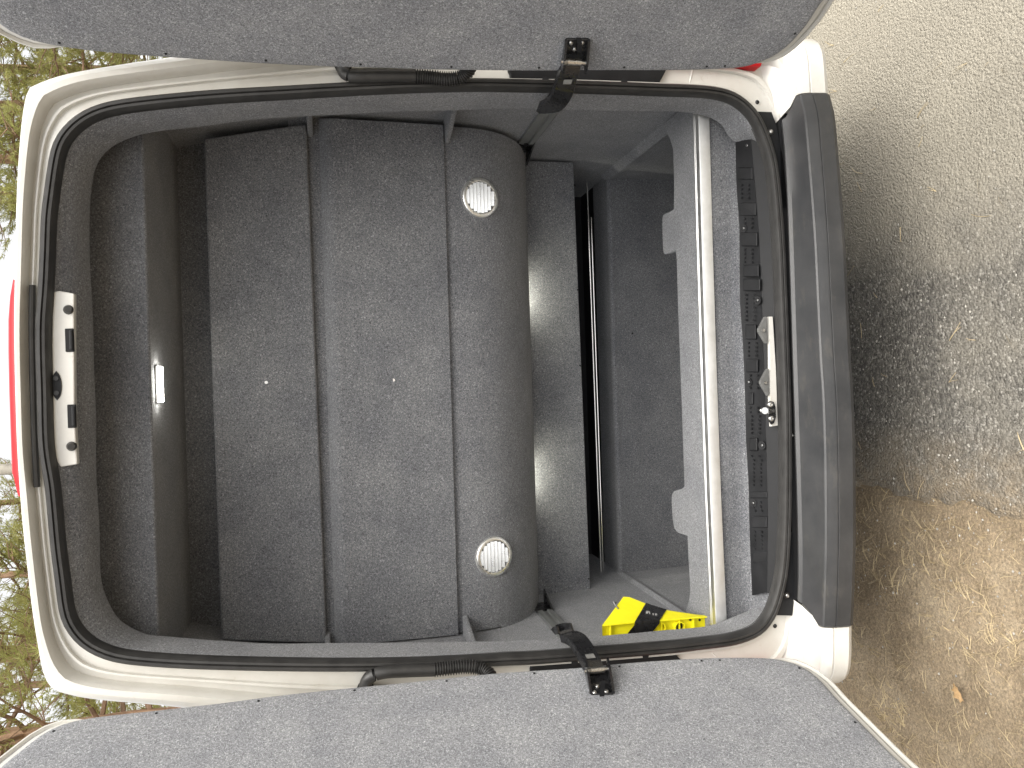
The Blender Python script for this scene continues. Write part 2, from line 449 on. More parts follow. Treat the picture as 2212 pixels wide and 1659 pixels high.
def louvre_vent(px, py):
    p, n = on_c3(px, py)
    n = Vector(n); U = Vector((1, 0, 0)); W = n.cross(U).normalized()
    if W.z < 0: W = -W
    P = Vector(p)
    R = .070
    ring = lambda r, h: [P + n * h + (U * math.cos(a) + W * math.sin(a)) * r for a in [2 * math.pi * k / 48 for k in range(48)]]
    v = loft('louvre_vent', [ring(R, -.012), ring(R, .004), ring(R - .003, .008), ring(R - .013, .007), ring(R - .015, .002), ring(R - .016, -.004)], VENTMETAL, van, sharp=60)
    mesh('backing', ring(R - .015, -.006), [tuple(range(48))], HOLE, v)
    k = 8; span = R - .0155
    for i in range(k):
        w = -span + (i + .5) * 2 * span / k
        hw = math.sqrt(max(span * span - w * w, 1e-6)) - .001
        a, b = w - span / k, w + span / k
        pts = []
        for (ww, h) in ((b - .0008, -.004), (b - .0012, .0005), (w, .0032), (a + .0026, .0060), (a + .0014, .0050), (a + .0016, -.004)):
            pts.append([P + W * ww + n * h + U * (s * hw) for s in (-1, -.9, 0, .9, 1)])
        loft('slat', pts, VENTMETAL, v, closed=False, sharp=50)
    for a in (180, 55, -60):
        a = math.radians(a)
        screw('screw', P + (W * math.cos(a) + U * math.sin(a)) * (R - .008) + n * .006, n, .0035, STEEL, v)
louvre_vent(1037, 427)
louvre_vent(1067, 1202)

# ---- fins between the panels at either side wall
def fin(pa, pb, pc, z, th):
    v = [(p[0], p[1], z) for p in (pa, pb, pc)] + [(p[0], p[1], z + th) for p in (pa, pb, pc)]
    o = mesh('shelf_fin', v, [(0, 1, 2), (3, 5, 4), (0, 3, 4, 1), (1, 4, 5, 2), (2, 5, 3, 0)], CARPET, van)
    bevel_mod(o, .005, 2)
fin((.90, .16), (.795, .60), (.90, .60), 1.90, .018)
fin((-.90, .16), (-.822, .60), (-.90, .60), 1.895, .018)
fin((.90, .14), (.800, .56), (.90, .56), 1.445, .018)
fin((-.90, .14), (-.818, .56), (-.90, .56), 1.435, .018)

# ---- lower part of the bay: hanging board, dark slot with rods, well, ledge with tabs
y4 = .92
slab('hanging_board', [(-.885, y4, 1.30), (.865, y4, 1.30), (.865, y4, at(1243, 500, y4)[2]), (-.885, y4, at(1275, 1200, y4)[2] + .004)], .016, CARPET, .003)
for px_, py_ in ((1241, 400), (1248, 626), (1253, 790), (1262, 935), (1272, 1250)):
    disc('screw', at(px_, py_, y4) + [0, .001, 0], (0, -1, 0), .004, .002, HOLE, van, 8)
w5 = 1.10
zt = .675
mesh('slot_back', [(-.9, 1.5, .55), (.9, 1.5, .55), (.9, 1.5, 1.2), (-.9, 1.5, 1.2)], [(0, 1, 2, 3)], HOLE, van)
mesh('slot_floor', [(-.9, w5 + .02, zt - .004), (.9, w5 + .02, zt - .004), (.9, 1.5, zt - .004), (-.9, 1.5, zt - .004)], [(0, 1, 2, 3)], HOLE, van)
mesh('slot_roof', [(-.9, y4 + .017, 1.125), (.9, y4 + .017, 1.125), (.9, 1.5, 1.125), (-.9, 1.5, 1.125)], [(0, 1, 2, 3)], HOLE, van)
ra, rb_ = at(1268, 395, 1.04), at(1298, 1236, 1.04)
tube('chrome_rod', [ra, rb_], .0036, CHROME, van, 12)
ra, rb_ = at(1277, 470, 1.07), at(1303, 1230, 1.07)
tube('chrome_rod', [ra, rb_], .0022, CHROME, van, 10)
# well: back panel with a rolled top edge, side walls down from the bay wall
roll = [(w5 + .03, zt), (w5 + .012, zt + .006), (w5 - .004, zt + .004), (w5 - .012, zt - .006), (w5 - .008, zt - .02), (w5, zt - .03), (w5, .25)]
loft('well_back_panel', [[(-.87, y, z), (0, y, z), (.855, y, z)] for y, z in roll], CARPET, van, closed=False, sharp=45)
slot_front = mesh('slot_sill', [(-.88, w5 + .03, zt - .001), (.88, w5 + .03, zt - .001), (.88, w5 + .19, zt + .004), (-.88, w5 + .19, zt + .004)], [(0, 1, 2, 3)], CARPET, van)
for s in (1, -1):
    X = .855 if s > 0 else -.87
    pf = [(X + s * .04, zt + .045), (X + s * .012, zt + .022), (X - s * .004, zt + .012), (X - s * .012, zt - .002), (X - s * .006, zt - .02), (X, zt - .04), (X, .25)]
    loft('well_side', [[(x, y, z) for y in (.16, .5, w5 + .02)] for x, z in pf], CARPET, van, closed=False, sharp=45)
mesh('well_floor', [(-.9, .15, .30), (.9, .15, .30), (.9, 1.15, .30), (-.9, 1.15, .30)], [(0, 1, 2, 3)], CARPET, van)
disc('screw', at(1366, 720, w5 - .001), (0, -1, 0), .004, .002, HOLE, van, 8)

ZL = .705
led_back = [(1432,272),(1435,280),(1446,300),(1453,322),(1455,380),(1455,436),(1454.5,452),(1448,456),(1433,463),(1430,470),(1430,500),(1431.5,540),(1434,549),(1440,549),(1459,543),(1461,560),(1463.5,656),
            (1471,854),(1476,1003),(1478,1050),(1473,1055),(1455,1061),(1450.5,1068),(1450,1085),(1452,1120),(1456,1142),(1463,1151),(1484,1158),(1487,1220),(1490,1275),(1487,1300),(1480,1322)]
lb = [atz(a, b, ZL) for a, b in led_back]
lf = [(-.875, .17, ZL), (.865, .17, ZL)]
poly = [(.865, lb[0][1], ZL)] + [tuple(p) for p in lb] + [(-.875, lb[-1][1], ZL)] + lf
n = len(poly)
v = [(p[0], p[1], ZL) for p in poly] + [(p[0], p[1], ZL - .02) for p in poly]
o = mesh('floor_ledge', v, [tuple(range(n)), tuple(range(2 * n - 1, n - 1, -1))] + [(i, (i + 1) % n, n + (i + 1) % n, n + i) for i in range(n)], CARPET, van)
bevel_mod(o, .004, 2)
# aluminium edge profile: fluted top, smooth rounded nose
ap = [(.192, ZL + .001), (.192, ZL + .006), (.186, ZL + .0065), (.185, ZL + .005), (.183, ZL + .005), (.182, ZL + .0068), (.177, ZL + .007), (.176, ZL + .0055), (.174, ZL + .0055), (.173, ZL + .0075),
      (.154, ZL + .0082), (.1505, ZL + .0072), (.149, ZL + .004), (.1475, ZL - .028), (.151, ZL - .030), (.153, ZL - .001)]
loft('edge_profile', [[(x, y + dy, z) for y, z in ap] for x, dy in ((.842, 0), (.4, .004), (0, .004), (-.4, .001), (-.862, -.012))], ALU, van, closed=True, cap=True, smooth=True, sharp=25)
for i in range(9):
    x = .72 - i * .182
    disc('screw', (x, .1775, ZL + .0045), (0, 0, 1), .003, .001, HOLE, van, 8)
# carpet under the profile and the strip of floor before the sill trim
fp = [(.158, ZL - .012), (.158, .66), (.160, .62), (.163, .592), (.150, .580), (.12, .574), (.06, .545), (.02, .53)]
loft('sill_riser', [[(x, y + .004 * math.sin(x * 9), z) for x in np.linspace(.86, -.87, 25)] for y, z in fp], CARPET, van, closed=False, sharp=60)

# ---- rails on the side walls and their black end brackets
for s, p0, p1, br_ in ((1, (1182, 246), (1138, 303), (1146, 325)), (-1, (1214, 1362), (1179, 1326), (1187, 1318))):
    X = .877 * s
    a, b = atx(*p0, X), atx(*p1, X)
    rz = (a[2] + b[2]) / 2
    pf = [(0, -.028), (.010, -.028), (.012, -.010), (.006, -.006), (.006, .006), (.012, .010), (.010, .028), (0, .028)]
    r_ = loft('wall_rail', [[(X - s * (d - .002), y, rz + z) for d, z in pf] for y in (.16, b[1] + .02)], RAILMETAL, van, closed=True, cap=True, smooth=False)
    q = atx(*br_, X)
    mesh('rail_bracket', [(X, b[1] + .02, rz - .03), (X - s * .05, b[1] + .15, rz - .03), (X, b[1] + .15, rz - .03), (X, b[1] + .02, rz - .036), (X - s * .05, b[1] + .15, rz - .036), (X, b[1] + .15, rz - .036),
                          (X, b[1] + .02, rz + .03), (X, b[1] + .15, rz + .03)], [(0, 1, 2), (3, 5, 4), (0, 3, 4, 1), (1, 4, 5, 2), (0, 2, 7, 6)], BLACKMETAL, van)

# two small lit spots under the curved panel throw patches on the hanging board
for px_, py_ in ((1160, 640), (1168, 1030)):
    p = at(px_, py_, .88)
    x = p[0]
    b_ = disc('spot_lamp', (x, .872, 1.205), (0, .1, -1), .022, .014, VENTMETAL, van, 16)
    disc('lens', (x, .8734, 1.1905), (0, .1, -1), .016, .002, LEDMAT, b_, 16)
    L = bpy.data.lights.new('spot_lamp_light', 'SPOT'); L.energy = 1.7; L.spot_size = math.radians(150); L.spot_blend = .9; L.shadow_soft_size = .012; L.color = (1.0, .97, .80)
    lo = bpy.data.objects.new('spot_lamp_light', L); COL.objects.link(lo); lo.parent = van
    lo.location = (x, .866, 1.180)
    lo.rotation_euler = Vector((0, -.25, 1)).to_track_quat('Z', 'Y').to_euler()
for a, b in ((1137.6, 378), (1143, 507), (1147, 635), (1152, 761), (1157, 886), (1161.6, 1014), (1166, 1141), (1171, 1270)):
    p = at(a, b, .862)
    disc('screw', (p[0], .862, 1.108), (0, -1, -.6), .0035, .003, ALU, van, 10)

# ------------------------------------------------------------------ top of the opening: catch plate, seal strip, brake light
yc = .004
cp = [(116,630),(128,628),(160,634),(160,760),(161,900),(167,1003),(130,1009),(117,985),(113,900),(112,760),(113,680)]
yk = .012
q = [at(a, b, yk) for a, b in cp]; n = len(q)
plate = mesh('catch_plate', q + [p + np.array([0, .02, 0]) for p in q], [tuple(range(n)), tuple(range(2 * n - 1, n - 1, -1))] + [(i, (i + 1) % n, n + (i + 1) % n, n + i) for i in range(n)], WHITE, van)
bevel_mod(plate, .003, 2)
for a, b in ((148, 669), (155, 964)):
    c = at(a, b, yk)
    disc('buffer', c, (0, -1, -.25), .012, .018, RUBBER, plate, 16, .008)
for a, b in ((151, 735), (156, 899)):
    c = at(a, b, yk)
    pk = box('latch_pocket', c + [0, -.001, 0], (.058, .006, .020), HOLE, plate, bev=.002)
    box('latch_roller', c + [0, -.006, -.005], (.050, .008, .009), PLASTIC, plate, bev=.003)
c = at(123, 833, yk)
ov = [c + np.array([.033 * math.cos(a) if abs(math.cos(a)) < .98 else .036 * math.cos(a), -.003, .011 * math.sin(a)]) for a in [2 * math.pi * k / 24 for k in range(24)]]
oval = mesh('grommet', ov + [p + np.array([0, .006, 0]) for p in ov], [tuple(range(24))] + [(i, (i + 1) % 24, 24 + (i + 1) % 24, 24 + i) for i in range(24)], PLASTIC, plate)
for d in (-.018, .018):
    disc('screw', c + [d, -.003, 0], (0, -1, 0), .006, .003, RUBBER, oval, 12)
stp = [at(a, b, .006) for a, b in ((70, 616), (69, 700), (71, 830), (75, 960), (80, 1052))]
tube('seal_strip', catmull(stp, closed=False, sub=4), .0075, RUBBER, van, 10)
# high-mounted brake light on the roof edge
bl_ = [(34, 606), (22, 640), (18, 690), (18, 760), (20, 850), (23, 940), (26, 1020), (36, 1050), (46, 1070)]
rl_ = [(37, 606), (38, 640), (38, 690), (38, 760), (39, 850), (42, 940), (45, 1020), (47, 1050), (48, 1070)]
rings = []
for (a, b), (c, d) in zip(bl_, rl_):
    t_, u_ = at(a, b, .10), at(c, d, .06)
    rings.append([u_ + np.array([0, -.02, -.03]), u_ + np.array([0, -.012, 0]), (t_ + u_) / 2 + np.array([0, -.02, 0]), t_, t_ + np.array([0, .09, -.008]), t_ + np.array([0, .12, -.05])])
loft('brake_light', rings, RED, van, closed=True, cap=True, sharp=40)

# ------------------------------------------------------------------ sill trim with treads, bolts, guides and striker
zs = .585
bk = [(1589,299),(1591,396),(1597.5,495),(1599,656),(1605,740),(1609,829),(1612,953),(1617,1034),(1620,1158),(1625,1285)]
rg = [(1625,296),(1634,396),(1642,495),(1649,656),(1652,740),(1655,829),(1658,953),(1660,1034),(1662,1109),(1660,1282)]
rings = []
sx = []
for (a, b), (c, d) in zip(bk, rg):
    B = at(a, b, .135); G = at(c, d, .060)
    sx.append((B, G))
    rings.append([B + [0, .01, -.03], B, B + [0, -.006, .004], G + [0, .012, .003], G + [0, .004, .002], G + [0, -.003, -.003], np.array([G[0], .022, G[2] - .030]), np.array([G[0], .012, G[2] - .05])])
# slanted ends
e0 = at(1632, 281, .03); rings[0][5][0] = rings[0][5][0] + .0
sill = loft('sill_trim', rings, PLASTIC, van, closed=False, sharp=25)
def on_sill(px, py):
    """point and normal on the tread plane of the sill trim"""
    B, G = sx[4]
    n = np.cross(np.array([1.0, 0, 0]), (B - G)); n /= np.linalg.norm(n)
    if n[2] < 0: n = -n
    # plane through the nearest station
    best = min(sx, key=lambda s: abs(s[0][0] - atz(px, py, .585)[0]))
    return atpl(px, py, best[0] + np.array([0, -.006, .004]), n), n
for a, b in ((1613.6,315),(1606,494),(1636,649),(1617,825.6),(1646,962),(1627,1086.5),(1647,1264)):
    p, nn = on_sill(a, b)
    d_ = disc('bolt_recess', p, nn, .0135, .0016, HOLE, sill, 18)
    screw('bolt', p + nn * .001 + [0, -.003, 0], nn, .0052, DARKSTEEL, sill)
def pad(p4):
    P = [on_sill(a, b) for a, b in p4]
    nn = P[0][1]
    v = [p + nn * .0005 for p, _ in P] + [p + nn * .0035 for p, _ in P]
    o = mesh('tread_pad', v, [(4, 5, 6, 7), (0, 1, 5, 4), (1, 2, 6, 5), (2, 3, 7, 6), (3, 0, 4, 7)], PLASTIC, sill)
    bevel_mod(o, .003, 2)
def padr(x0, x1, y0, y1): pad([(x0, y0), (x1, y0), (x1, y1), (x0, y1)])
for r in ((1596,1627,362,388),(1599,1634,438,466),(1601,1637,502,532),(1606,1640,572,598),(1606,1643,602,628),(1611,1634,701,733),(1613,1638,775,804),(1617,1628,848,874),(1619,1637,946,974),(1622,1658,1062,1076),(1625,1658,1116,1140),(1626,1658,1192,1216)):
    padr(*r)
rnd = random.Random(4)
dotv, dotf = [], []
for y0, y1 in ((395, 436), (468, 500), (534, 570), (632, 700), (736, 772), (806, 846), (876, 944), (980, 1056), (1080, 1112), (1144, 1190)):
    yy = y0 + 5
    while yy < y1 - 3:
        for fx in (.2, .55):
            i = min(range(len(bk)), key=lambda k: abs(bk[k][1] - yy))
            px_ = bk[i][0] + fx * (rg[i][0] - bk[i][0]) + 3
            p, nn = on_sill(px_, yy)
            k = len(dotv)
            for sx_, sy_ in ((-1, -1), (1, -1), (1, 1), (-1, 1)):
                dotv.append(p + nn * .0005 + np.array([.0035 * sx_, .0035 * sy_, 0]))
            for sx_, sy_ in ((-1, -1), (1, -1), (1, 1), (-1, 1)):
                dotv.append(p + nn * .003 + np.array([.002 * sx_, .002 * sy_, 0]))
            dotf += [(k + 4, k + 5, k + 6, k + 7)] + [(k + i2, k + (i2 + 1) % 4, k + 4 + (i2 + 1) % 4, k + 4 + i2) for i2 in range(4)]
        yy += 9
t_ = mesh('tread_studs', dotv, dotf, PLASTIC, sill); t_['kind'] = 'stuff'
# white painted metal showing in the cut-out, two guides and the striker
yw = .020
q = [at(a, b, yw) for a, b in ((1662,684),(1669,684),(1676,800),(1680,919),(1667,921),(1664,860),(1664,760))]
n = len(q)
mp = mesh('striker_plate', [p + np.array([0, 0, 0]) for p in q] + [p + np.array([0, .010, .002]) for p in q], [tuple(range(n)), tuple(range(2 * n - 1, n - 1, -1))] + [(i, (i + 1) % n, n + (i + 1) % n, n + i) for i in range(n)], WHITE, van)
for cx_, cy_ in ((1648, 713), (1652, 826)):
    tri = [(cx_ - 9, cy_ + 3), (cx_ - 9, cy_ - 3), (cx_ + 5, cy_ - 29), (cx_ + 9, cy_ - 29), (cx_ + 10, cy_ + 28), (cx_ + 6, cy_ + 29)]
    q = [at(a, b, .018) for a, b in tri]; n = len(q)
    g_ = mesh('closing_guide', q + [p + np.array([0, .010, 0]) for p in q], [tuple(range(n))] + [(i, (i + 1) % n, n + (i + 1) % n, n + i) for i in range(n)], GREYPLATE, van)
    bevel_mod(g_, .0015, 2)
    disc('pip', at(cx_ + 1, cy_ + 1, .018), (0, -1, .2), .006, .006, STEEL, g_, 12, .004)
base = [at(a, b, .016) for a, b in ((1657,873),(1662,866),(1669,868),(1673,880),(1674,900),(1670,914),(1664,917),(1660,908))]
n = len(base)
stk = mesh('striker', [p for p in base] + [p + np.array([0, -.006, 0]) for p in base], [tuple(range(2 * n - 1, n - 1, -1))] + [(i, (i + 1) % n, n + (i + 1) % n, n + i) for i in range(n)], BLACKMETAL, van)
for a, b in ((1664, 874), (1666, 904)):
    screw('bolt', at(a, b, .010), (0, -1, .1), .0095, STEEL, stk)
ps = [at(1670, 888, .008), at(1660, 888, -.002), at(1652, 887, .004), at(1643, 887, .012)]
tube('post', ps, .0075, STEEL, stk, 12)
disc('post_head', at(1652, 887, -.004), (0, -1, .5), .010, .006, STEEL, stk, 14)

# ------------------------------------------------------------------ bumper
RID = [(1720,118),(1725,160),(1728.5,203),(1739,247),(1746,321),(1754,420.5),(1761,520),(1767,644),(1770,705),(1773.6,780),(1778.6,854),(1782,953),(1783,1010),(1784,1158),(1782,1258),(1778.6,1354),(1775,1411),(1770,1447)]
ridge = np.array([atz(a, b, .50) for a, b in RID])
ridge = resample(catmull(ridge[:, :2], closed=False, sub=4), 61, closed=False)
def bumper_ring(x, y):
    yb = -.026                                            # back edge against the sill
    k = (abs(x) / .85) ** 6
    yb2 = yb + .03 * k
    A = lambda t: x * (1 - .080 * t)
    return [(A(1), yb2 + .02, .46), (A(1), yb2, .505), (A(1), yb2 - .004, .526), (A(.9), yb2 - .014, .529), (A(.8), yb2 - .022, .521), (A(.5), (y + yb2) / 2, .512), (x, y + .016, .5055), (x, y + .006, .5040), (x, y + .001, .5025), (x, y - .003, .4985), (x, y - .0045, .493),
            (x, y - .013, .474), (x, y - .0135, .470), (x, y - .010, .468), (x, y - .0135, .466), (x, y - .018, .425), (x, y - .012, .412), (x, y + .02, .404), (x, y + .06, .40), (x, yb2 + .02, .40)]
xs = ridge[:, 0]
xr, xl = atz(1728.5, 203, .5)[0], atz(1778, 1355, .5)[0]
mid_i = [i for i in range(61) if xl - .001 <= xs[i] <= xr + .001]
st = [(xr - .003, np.interp(-(xr - .003), -xs, ridge[:, 1]))] + [tuple(ridge[i]) for i in mid_i[1:-1]] + [(xl + .003, np.interp(-(xl + .003), -xs, ridge[:, 1]))]
loft('bumper_step', [bumper_ring(x, y) for x, y in st], BUMPER, van, closed=True, cap=True, sharp=22)
# dark gap between seal and bumper with two bolts
box('sill_gap', (0, .014, .484), (1.60, .034, .085), HOLE, van)
for pts in ([(1637,241),(1667,242),(1677,270),(1691,340),(1702,450),(1690,450),(1678,355),(1667,314),(1651,273)],
            [(1677,1329),(1711,1330),(1715,1300),(1717,1240),(1715,1150),(1706,1150),(1701,1233),(1692,1277)]):
    q = [at(a, b, -.003) for a, b in pts]; n = len(q)
    mesh('sill_corner_cover', q + [p + np.array([0, .01, 0]) for p in q], [tuple(range(n)), tuple(range(2 * n - 1, n - 1, -1))] + [(i, (i + 1) % n, n + (i + 1) % n, n + i) for i in range(n)], PLASTIC, van)
# body-coloured bumper corners, carrying on round to the side
for s, xe in ((1, xr), (-1, xl)):
    st = []
    for k in range(12):
        t = k / 11
        x = xe + s * (.003 + t * .20)
        y0 = np.interp(-xe, -xs, ridge[:, 1])
        rr = .17
        dx = max(0, (t * .20 - .035) / .165)
        y = y0 + .006 + .01 * t + rr * (1 - math.sqrt(max(0, 1 - dx ** 4))) * .7
        st.append((x, y))
    sec = []
    for x, y in st:
        ins = (abs(x) - abs(xe)) / .20
        B = lambda t: x - s * .063 * t * max(0, 1 - ins * 1.6)
        sec.append([(B(1), .05, .40), (B(1), .05, .535 + .115 * ins), (B(1), .030, .532 + .113 * ins), (B(1), .026 - .004 * ins, .531 + .067 * ins), (B(1), .010 - .006 * ins, .530 + .025 * ins), (B(.8), min(-.01, y + .06), .524), (B(.45), y + .030, .510), (x, y + .014, .501), (x, y + .003, .500), (x, y - .004, .494),
                    (x, y - .013, .474), (x, y - .0125, .470), (x, y - .010, .468), (x, y - .0125, .466), (x, y - .018, .425), (x, y - .010, .411), (x, y + .02, .404), (x, y + .06, .40)])
    c_ = loft('bumper_corner', sec, WHITE, van, closed=True, cap=True, sharp=30)

# lower corner bolts and little plugs on the jamb
for a, b, m_ in ((1634,222,STEEL),(1672,1351,STEEL)):
    p = at(a, b, .022)
    d_ = disc('jamb_bolt', p, (0, -1, .2), .014, .004, WHITE, van, 18, .011)
    screw('bolt', p + [0, -.004, 0], (0, -1, .2), .0065, BLACKMETAL, d_)
for a, b in ((1663,286),(1698,1285),(1694,627),(1708,940)):
    p = at(a, b, -.002)
    d_ = disc('sill_bolt', p, (0, -1, .2), .011, .006, BLACKMETAL, van, 14, .009)
    screw('bolt', p + [0, -.006, 0], (0, -1, .2), .006, STEEL, d_)
# red tail lights at the outer corners, mostly behind the open doors
for s in (1, -1):
    q_ = at(1645, 149, -.012) if s > 0 else at(1697, 1428, -.012)
    zb = q_[2]
    x0 = abs(q_[0]) + .007
    v = [(s * x, y, z) for x, y in ((x0, -.012), (x0 + .03, -.030), (x0 + .085, -.010), (x0 + .10, .05), (x0, .05)) for z in (zb, zb + .6)]
    f = [(0, 1, 3, 2), (2, 3, 5, 4), (4, 5, 7, 6), (6, 7, 9, 8), (8, 9, 1, 0), (0, 2, 4, 6, 8), (1, 9, 7, 5, 3)]
    bevel_mod(mesh('tail_light', v, f, RED, van), .004, 2)

# ------------------------------------------------------------------ pressed cover strips (black) beside the check arms, cable conduits
def plate_img(name, pts, y, th, mat, parent, bev=.003):
    q = [at(a, b, y) for a, b in pts]; n = len(q)
    o = mesh(name, q + [p + np.array([0, th, 0]) for p in q], [tuple(range(n)), tuple(range(2 * n - 1, n - 1, -1))] + [(i, (i + 1) % n, n + (i + 1) % n, n + i) for i in range(n)], mat, parent)
    if bev: bevel_mod(o, bev, 2)
    return o
for s, pts, holes in ((1, [(1098,150),(1102,158),(1104,180),(1108,193),(1424,200),(1424,180),(1440,150),(1440,100),(1110,95)], ((1178,173),(1348,176))),
                      (-1, [(1146,1447),(1150,1434),(1160,1420),(1450,1394),(1458,1412),(1474,1428),(1480,1470),(1150,1500)], ((1241,1430),(1394,1416)))):
    o = plate_img('hinge_cover', pts, .004, .022, PLASTIC, van)
    for a, b in holes:
        disc('plug', at(a, b, .004), (0, -1, 0), .0095, .003, HOLE, o, 14)

def conduit(pts_smooth, pts_corr, y, s):
    path = catmull([np.append(at(a, b, y + dy), 0)[:3] for a, b, dy in pts_smooth], closed=False, sub=6)
    rad = [.0165 if i < 4 else .0150 for i in range(len(path))]
    c = tube('cable_conduit', path, .0168, RUBBER, van, 14)
    a0 = path[0]
    tube('collar', [path[0] + (path[0] - path[3]) * .25, path[1], path[3]], .0225, RUBBER, c, 14)
    cor = catmull([at(a, b, y + dy) for a, b, dy in pts_corr], closed=False, sub=10)
    cor = resample(cor, 28 * 4 + 1, closed=False)
    rad = [(.0188, .0188, .0140, .0140)[i % 4] for i in range(len(cor))]
    tube('bellows', cor, rad, RUBBER, c, 16)
conduit([(742,138,.02),(741,150,0),(748,160,-.012),(770,165,-.016),(830,164,-.016),(896,164,-.016)], [(896,164,-.016),(930,166,-.018),(965,170,-.022),(995,166,-.03),(1012,152,-.045),(1018,128,-.07)], -.012, 1)
conduit([(790,1492,.02),(790,1478,0),(800,1462,-.012),(830,1452,-.016),(880,1449,-.016),(938,1447,-.016)], [(938,1447,-.016),(975,1443,-.018),(1010,1440,-.022),(1042,1446,-.03),(1060,1462,-.05),(1064,1490,-.08)], -.012, -1)
# panel seam across the jamb
for pts in (((1486,191),(1489,180),(1494,160),(1497,145),(1500,120)), ((1534,1395),(1538,1410),(1552,1424),(1556,1440),(1560,1470))):
    tube('panel_seam', [at(a, b, .019) for a, b in pts], .0035, WHITE, van, 6)

# ------------------------------------------------------------------ doors
class DoorFrame:
    def __init__(self, s, ref, phi):
        self.s = s; a = math.radians(phi)
        self.p0 = at(*ref, -.11)
        self.d = np.array([s * math.sin(a), -math.cos(a), 0])
        self.n = np.array([s * math.cos(a), math.sin(a), 0])      # pointing out of the door's inner face towards its outside
        self.z = np.array([0, 0, 1.0])
    def P(self, u, z, w=0):
        p = self.p0 + self.d * u + self.n * w; return np.array([p[0], p[1], z])
    def img(self, px, py, w=0):
        p = atpl(px, py, self.p0 + self.n * w, self.n)
        return np.dot(p - self.p0, self.d), p[2]
FAR = [(.45,.600),(.62,.602),(.70,.63),(.735,.70),(.742,1.2),(.742,1.9),(.72,2.35),(.66,2.52),(.54,2.60)]     # free edge, out of the picture
def panel_outline(D, low, top, z0):
    lo = [D.img(*p) for p in low]; hi = [D.img(*p) for p in top]
    far = [(u, z + (z0 - .60) * max(0, 1 - (z - .6) / .3)) for u, z in FAR]
    return lo + [q for q in far if q[0] > lo[-1][0] + .06 or q[1] > 1] + hi
def make_door(s, D, outline):
    pl = resample(catmull(np.array(outline), sub=8), 200)
    pl = smooth_loop(pl, 1)
    def ring(off, w, sq=0):
        L = offset_loop(pl, off)
        if off > 0 and w > 0:                       # along the hinges the shell ends behind the felt panel
            hs = np.clip((.16 - pl[:, 0]) / .08, 0, 1) * np.clip((pl[:, 1] - .66) / .06, 0, 1) * np.clip((2.50 - pl[:, 1]) / .07, 0, 1)
            L = L * (1 - hs[:, None]) + pl * hs[:, None]
        return [D.P(u, z, w) for u, z in L]
    # shell: inner return, pressed flange, edge, outer skin
    shell = loft('door', [ring(-.03, .006), ring(.004, .006), ring(.018, .006), ring(.026, .014), ring(.040, .016), ring(.050, .020), ring(.062, .040), ring(.066, .060), ring(.055, .075), ring(-.02, .084)], WHITE, van, sharp=45)
    n = len(pl)
    mesh('outer_skin', ring(-.02, .084), [tuple(range(n))], WHITE, shell)
    cp_ = loft('felt_panel', [ring(-.002, .0055), ring(.0, .003), ring(0, -.002), ring(-.003, -.0045), ring(-.012, -.006), ring(-.05, -.006)], CARPET_DOOR_LIT, shell, sharp=50)
    mesh('felt_face', ring(-.05, -.006), [tuple(range(n))], CARPET_DOOR_LIT, shell)
    rs = random.Random(3)
    for k in range(0, n, 9):
        L = offset_loop(pl, -.016)
        u, z = L[k]
        disc('screw', D.P(u, z, -.006), -D.n, .0032, .0015, HOLE, shell, 8)
    # outside: window-less lower handle recess not visible; edge seal
    loft('edge_seal', [ring(.030, .0135), ring(.033, .006), ring(.037, .006), ring(.040, .0145)], WHITE, shell, sharp=50)
    return shell
DR = DoorFrame(1, (1210, 150), 18)
DL = DoorFrame(-1, (1280, 1442), 15)
make_door(1, DR, panel_outline(DR, [(1561,147),(1610,143),(1640,133),(1677,117),(1704,95),(1731,65.5),(1758,30),(1775,0)], [(-45,-40),(-30,10),(-14,38),(0,52),(41,76),(87,90),(175,105),(273,115),(382,123),(546,134),(712,142),(821,145),(958,149),(1149,151),(1288,150),(1450,150)], .60))
make_door(-1, DL, panel_outline(DL, [(1550,1423),(1643,1423),(1679,1426),(1718,1435.6),(1745,1449),(1772,1471),(1800,1504),(1827,1531),(1881,1586),(1952,1656)], [(-50,1760),(-25,1695),(5,1656),(46,1624),(90,1588),(120,1573),(153,1561),(218,1550),(300,1541),(464,1523),(600,1505),(740,1490),(876,1477),(1067,1457),(1247,1445),(1315,1438),(1440,1428)], .60))

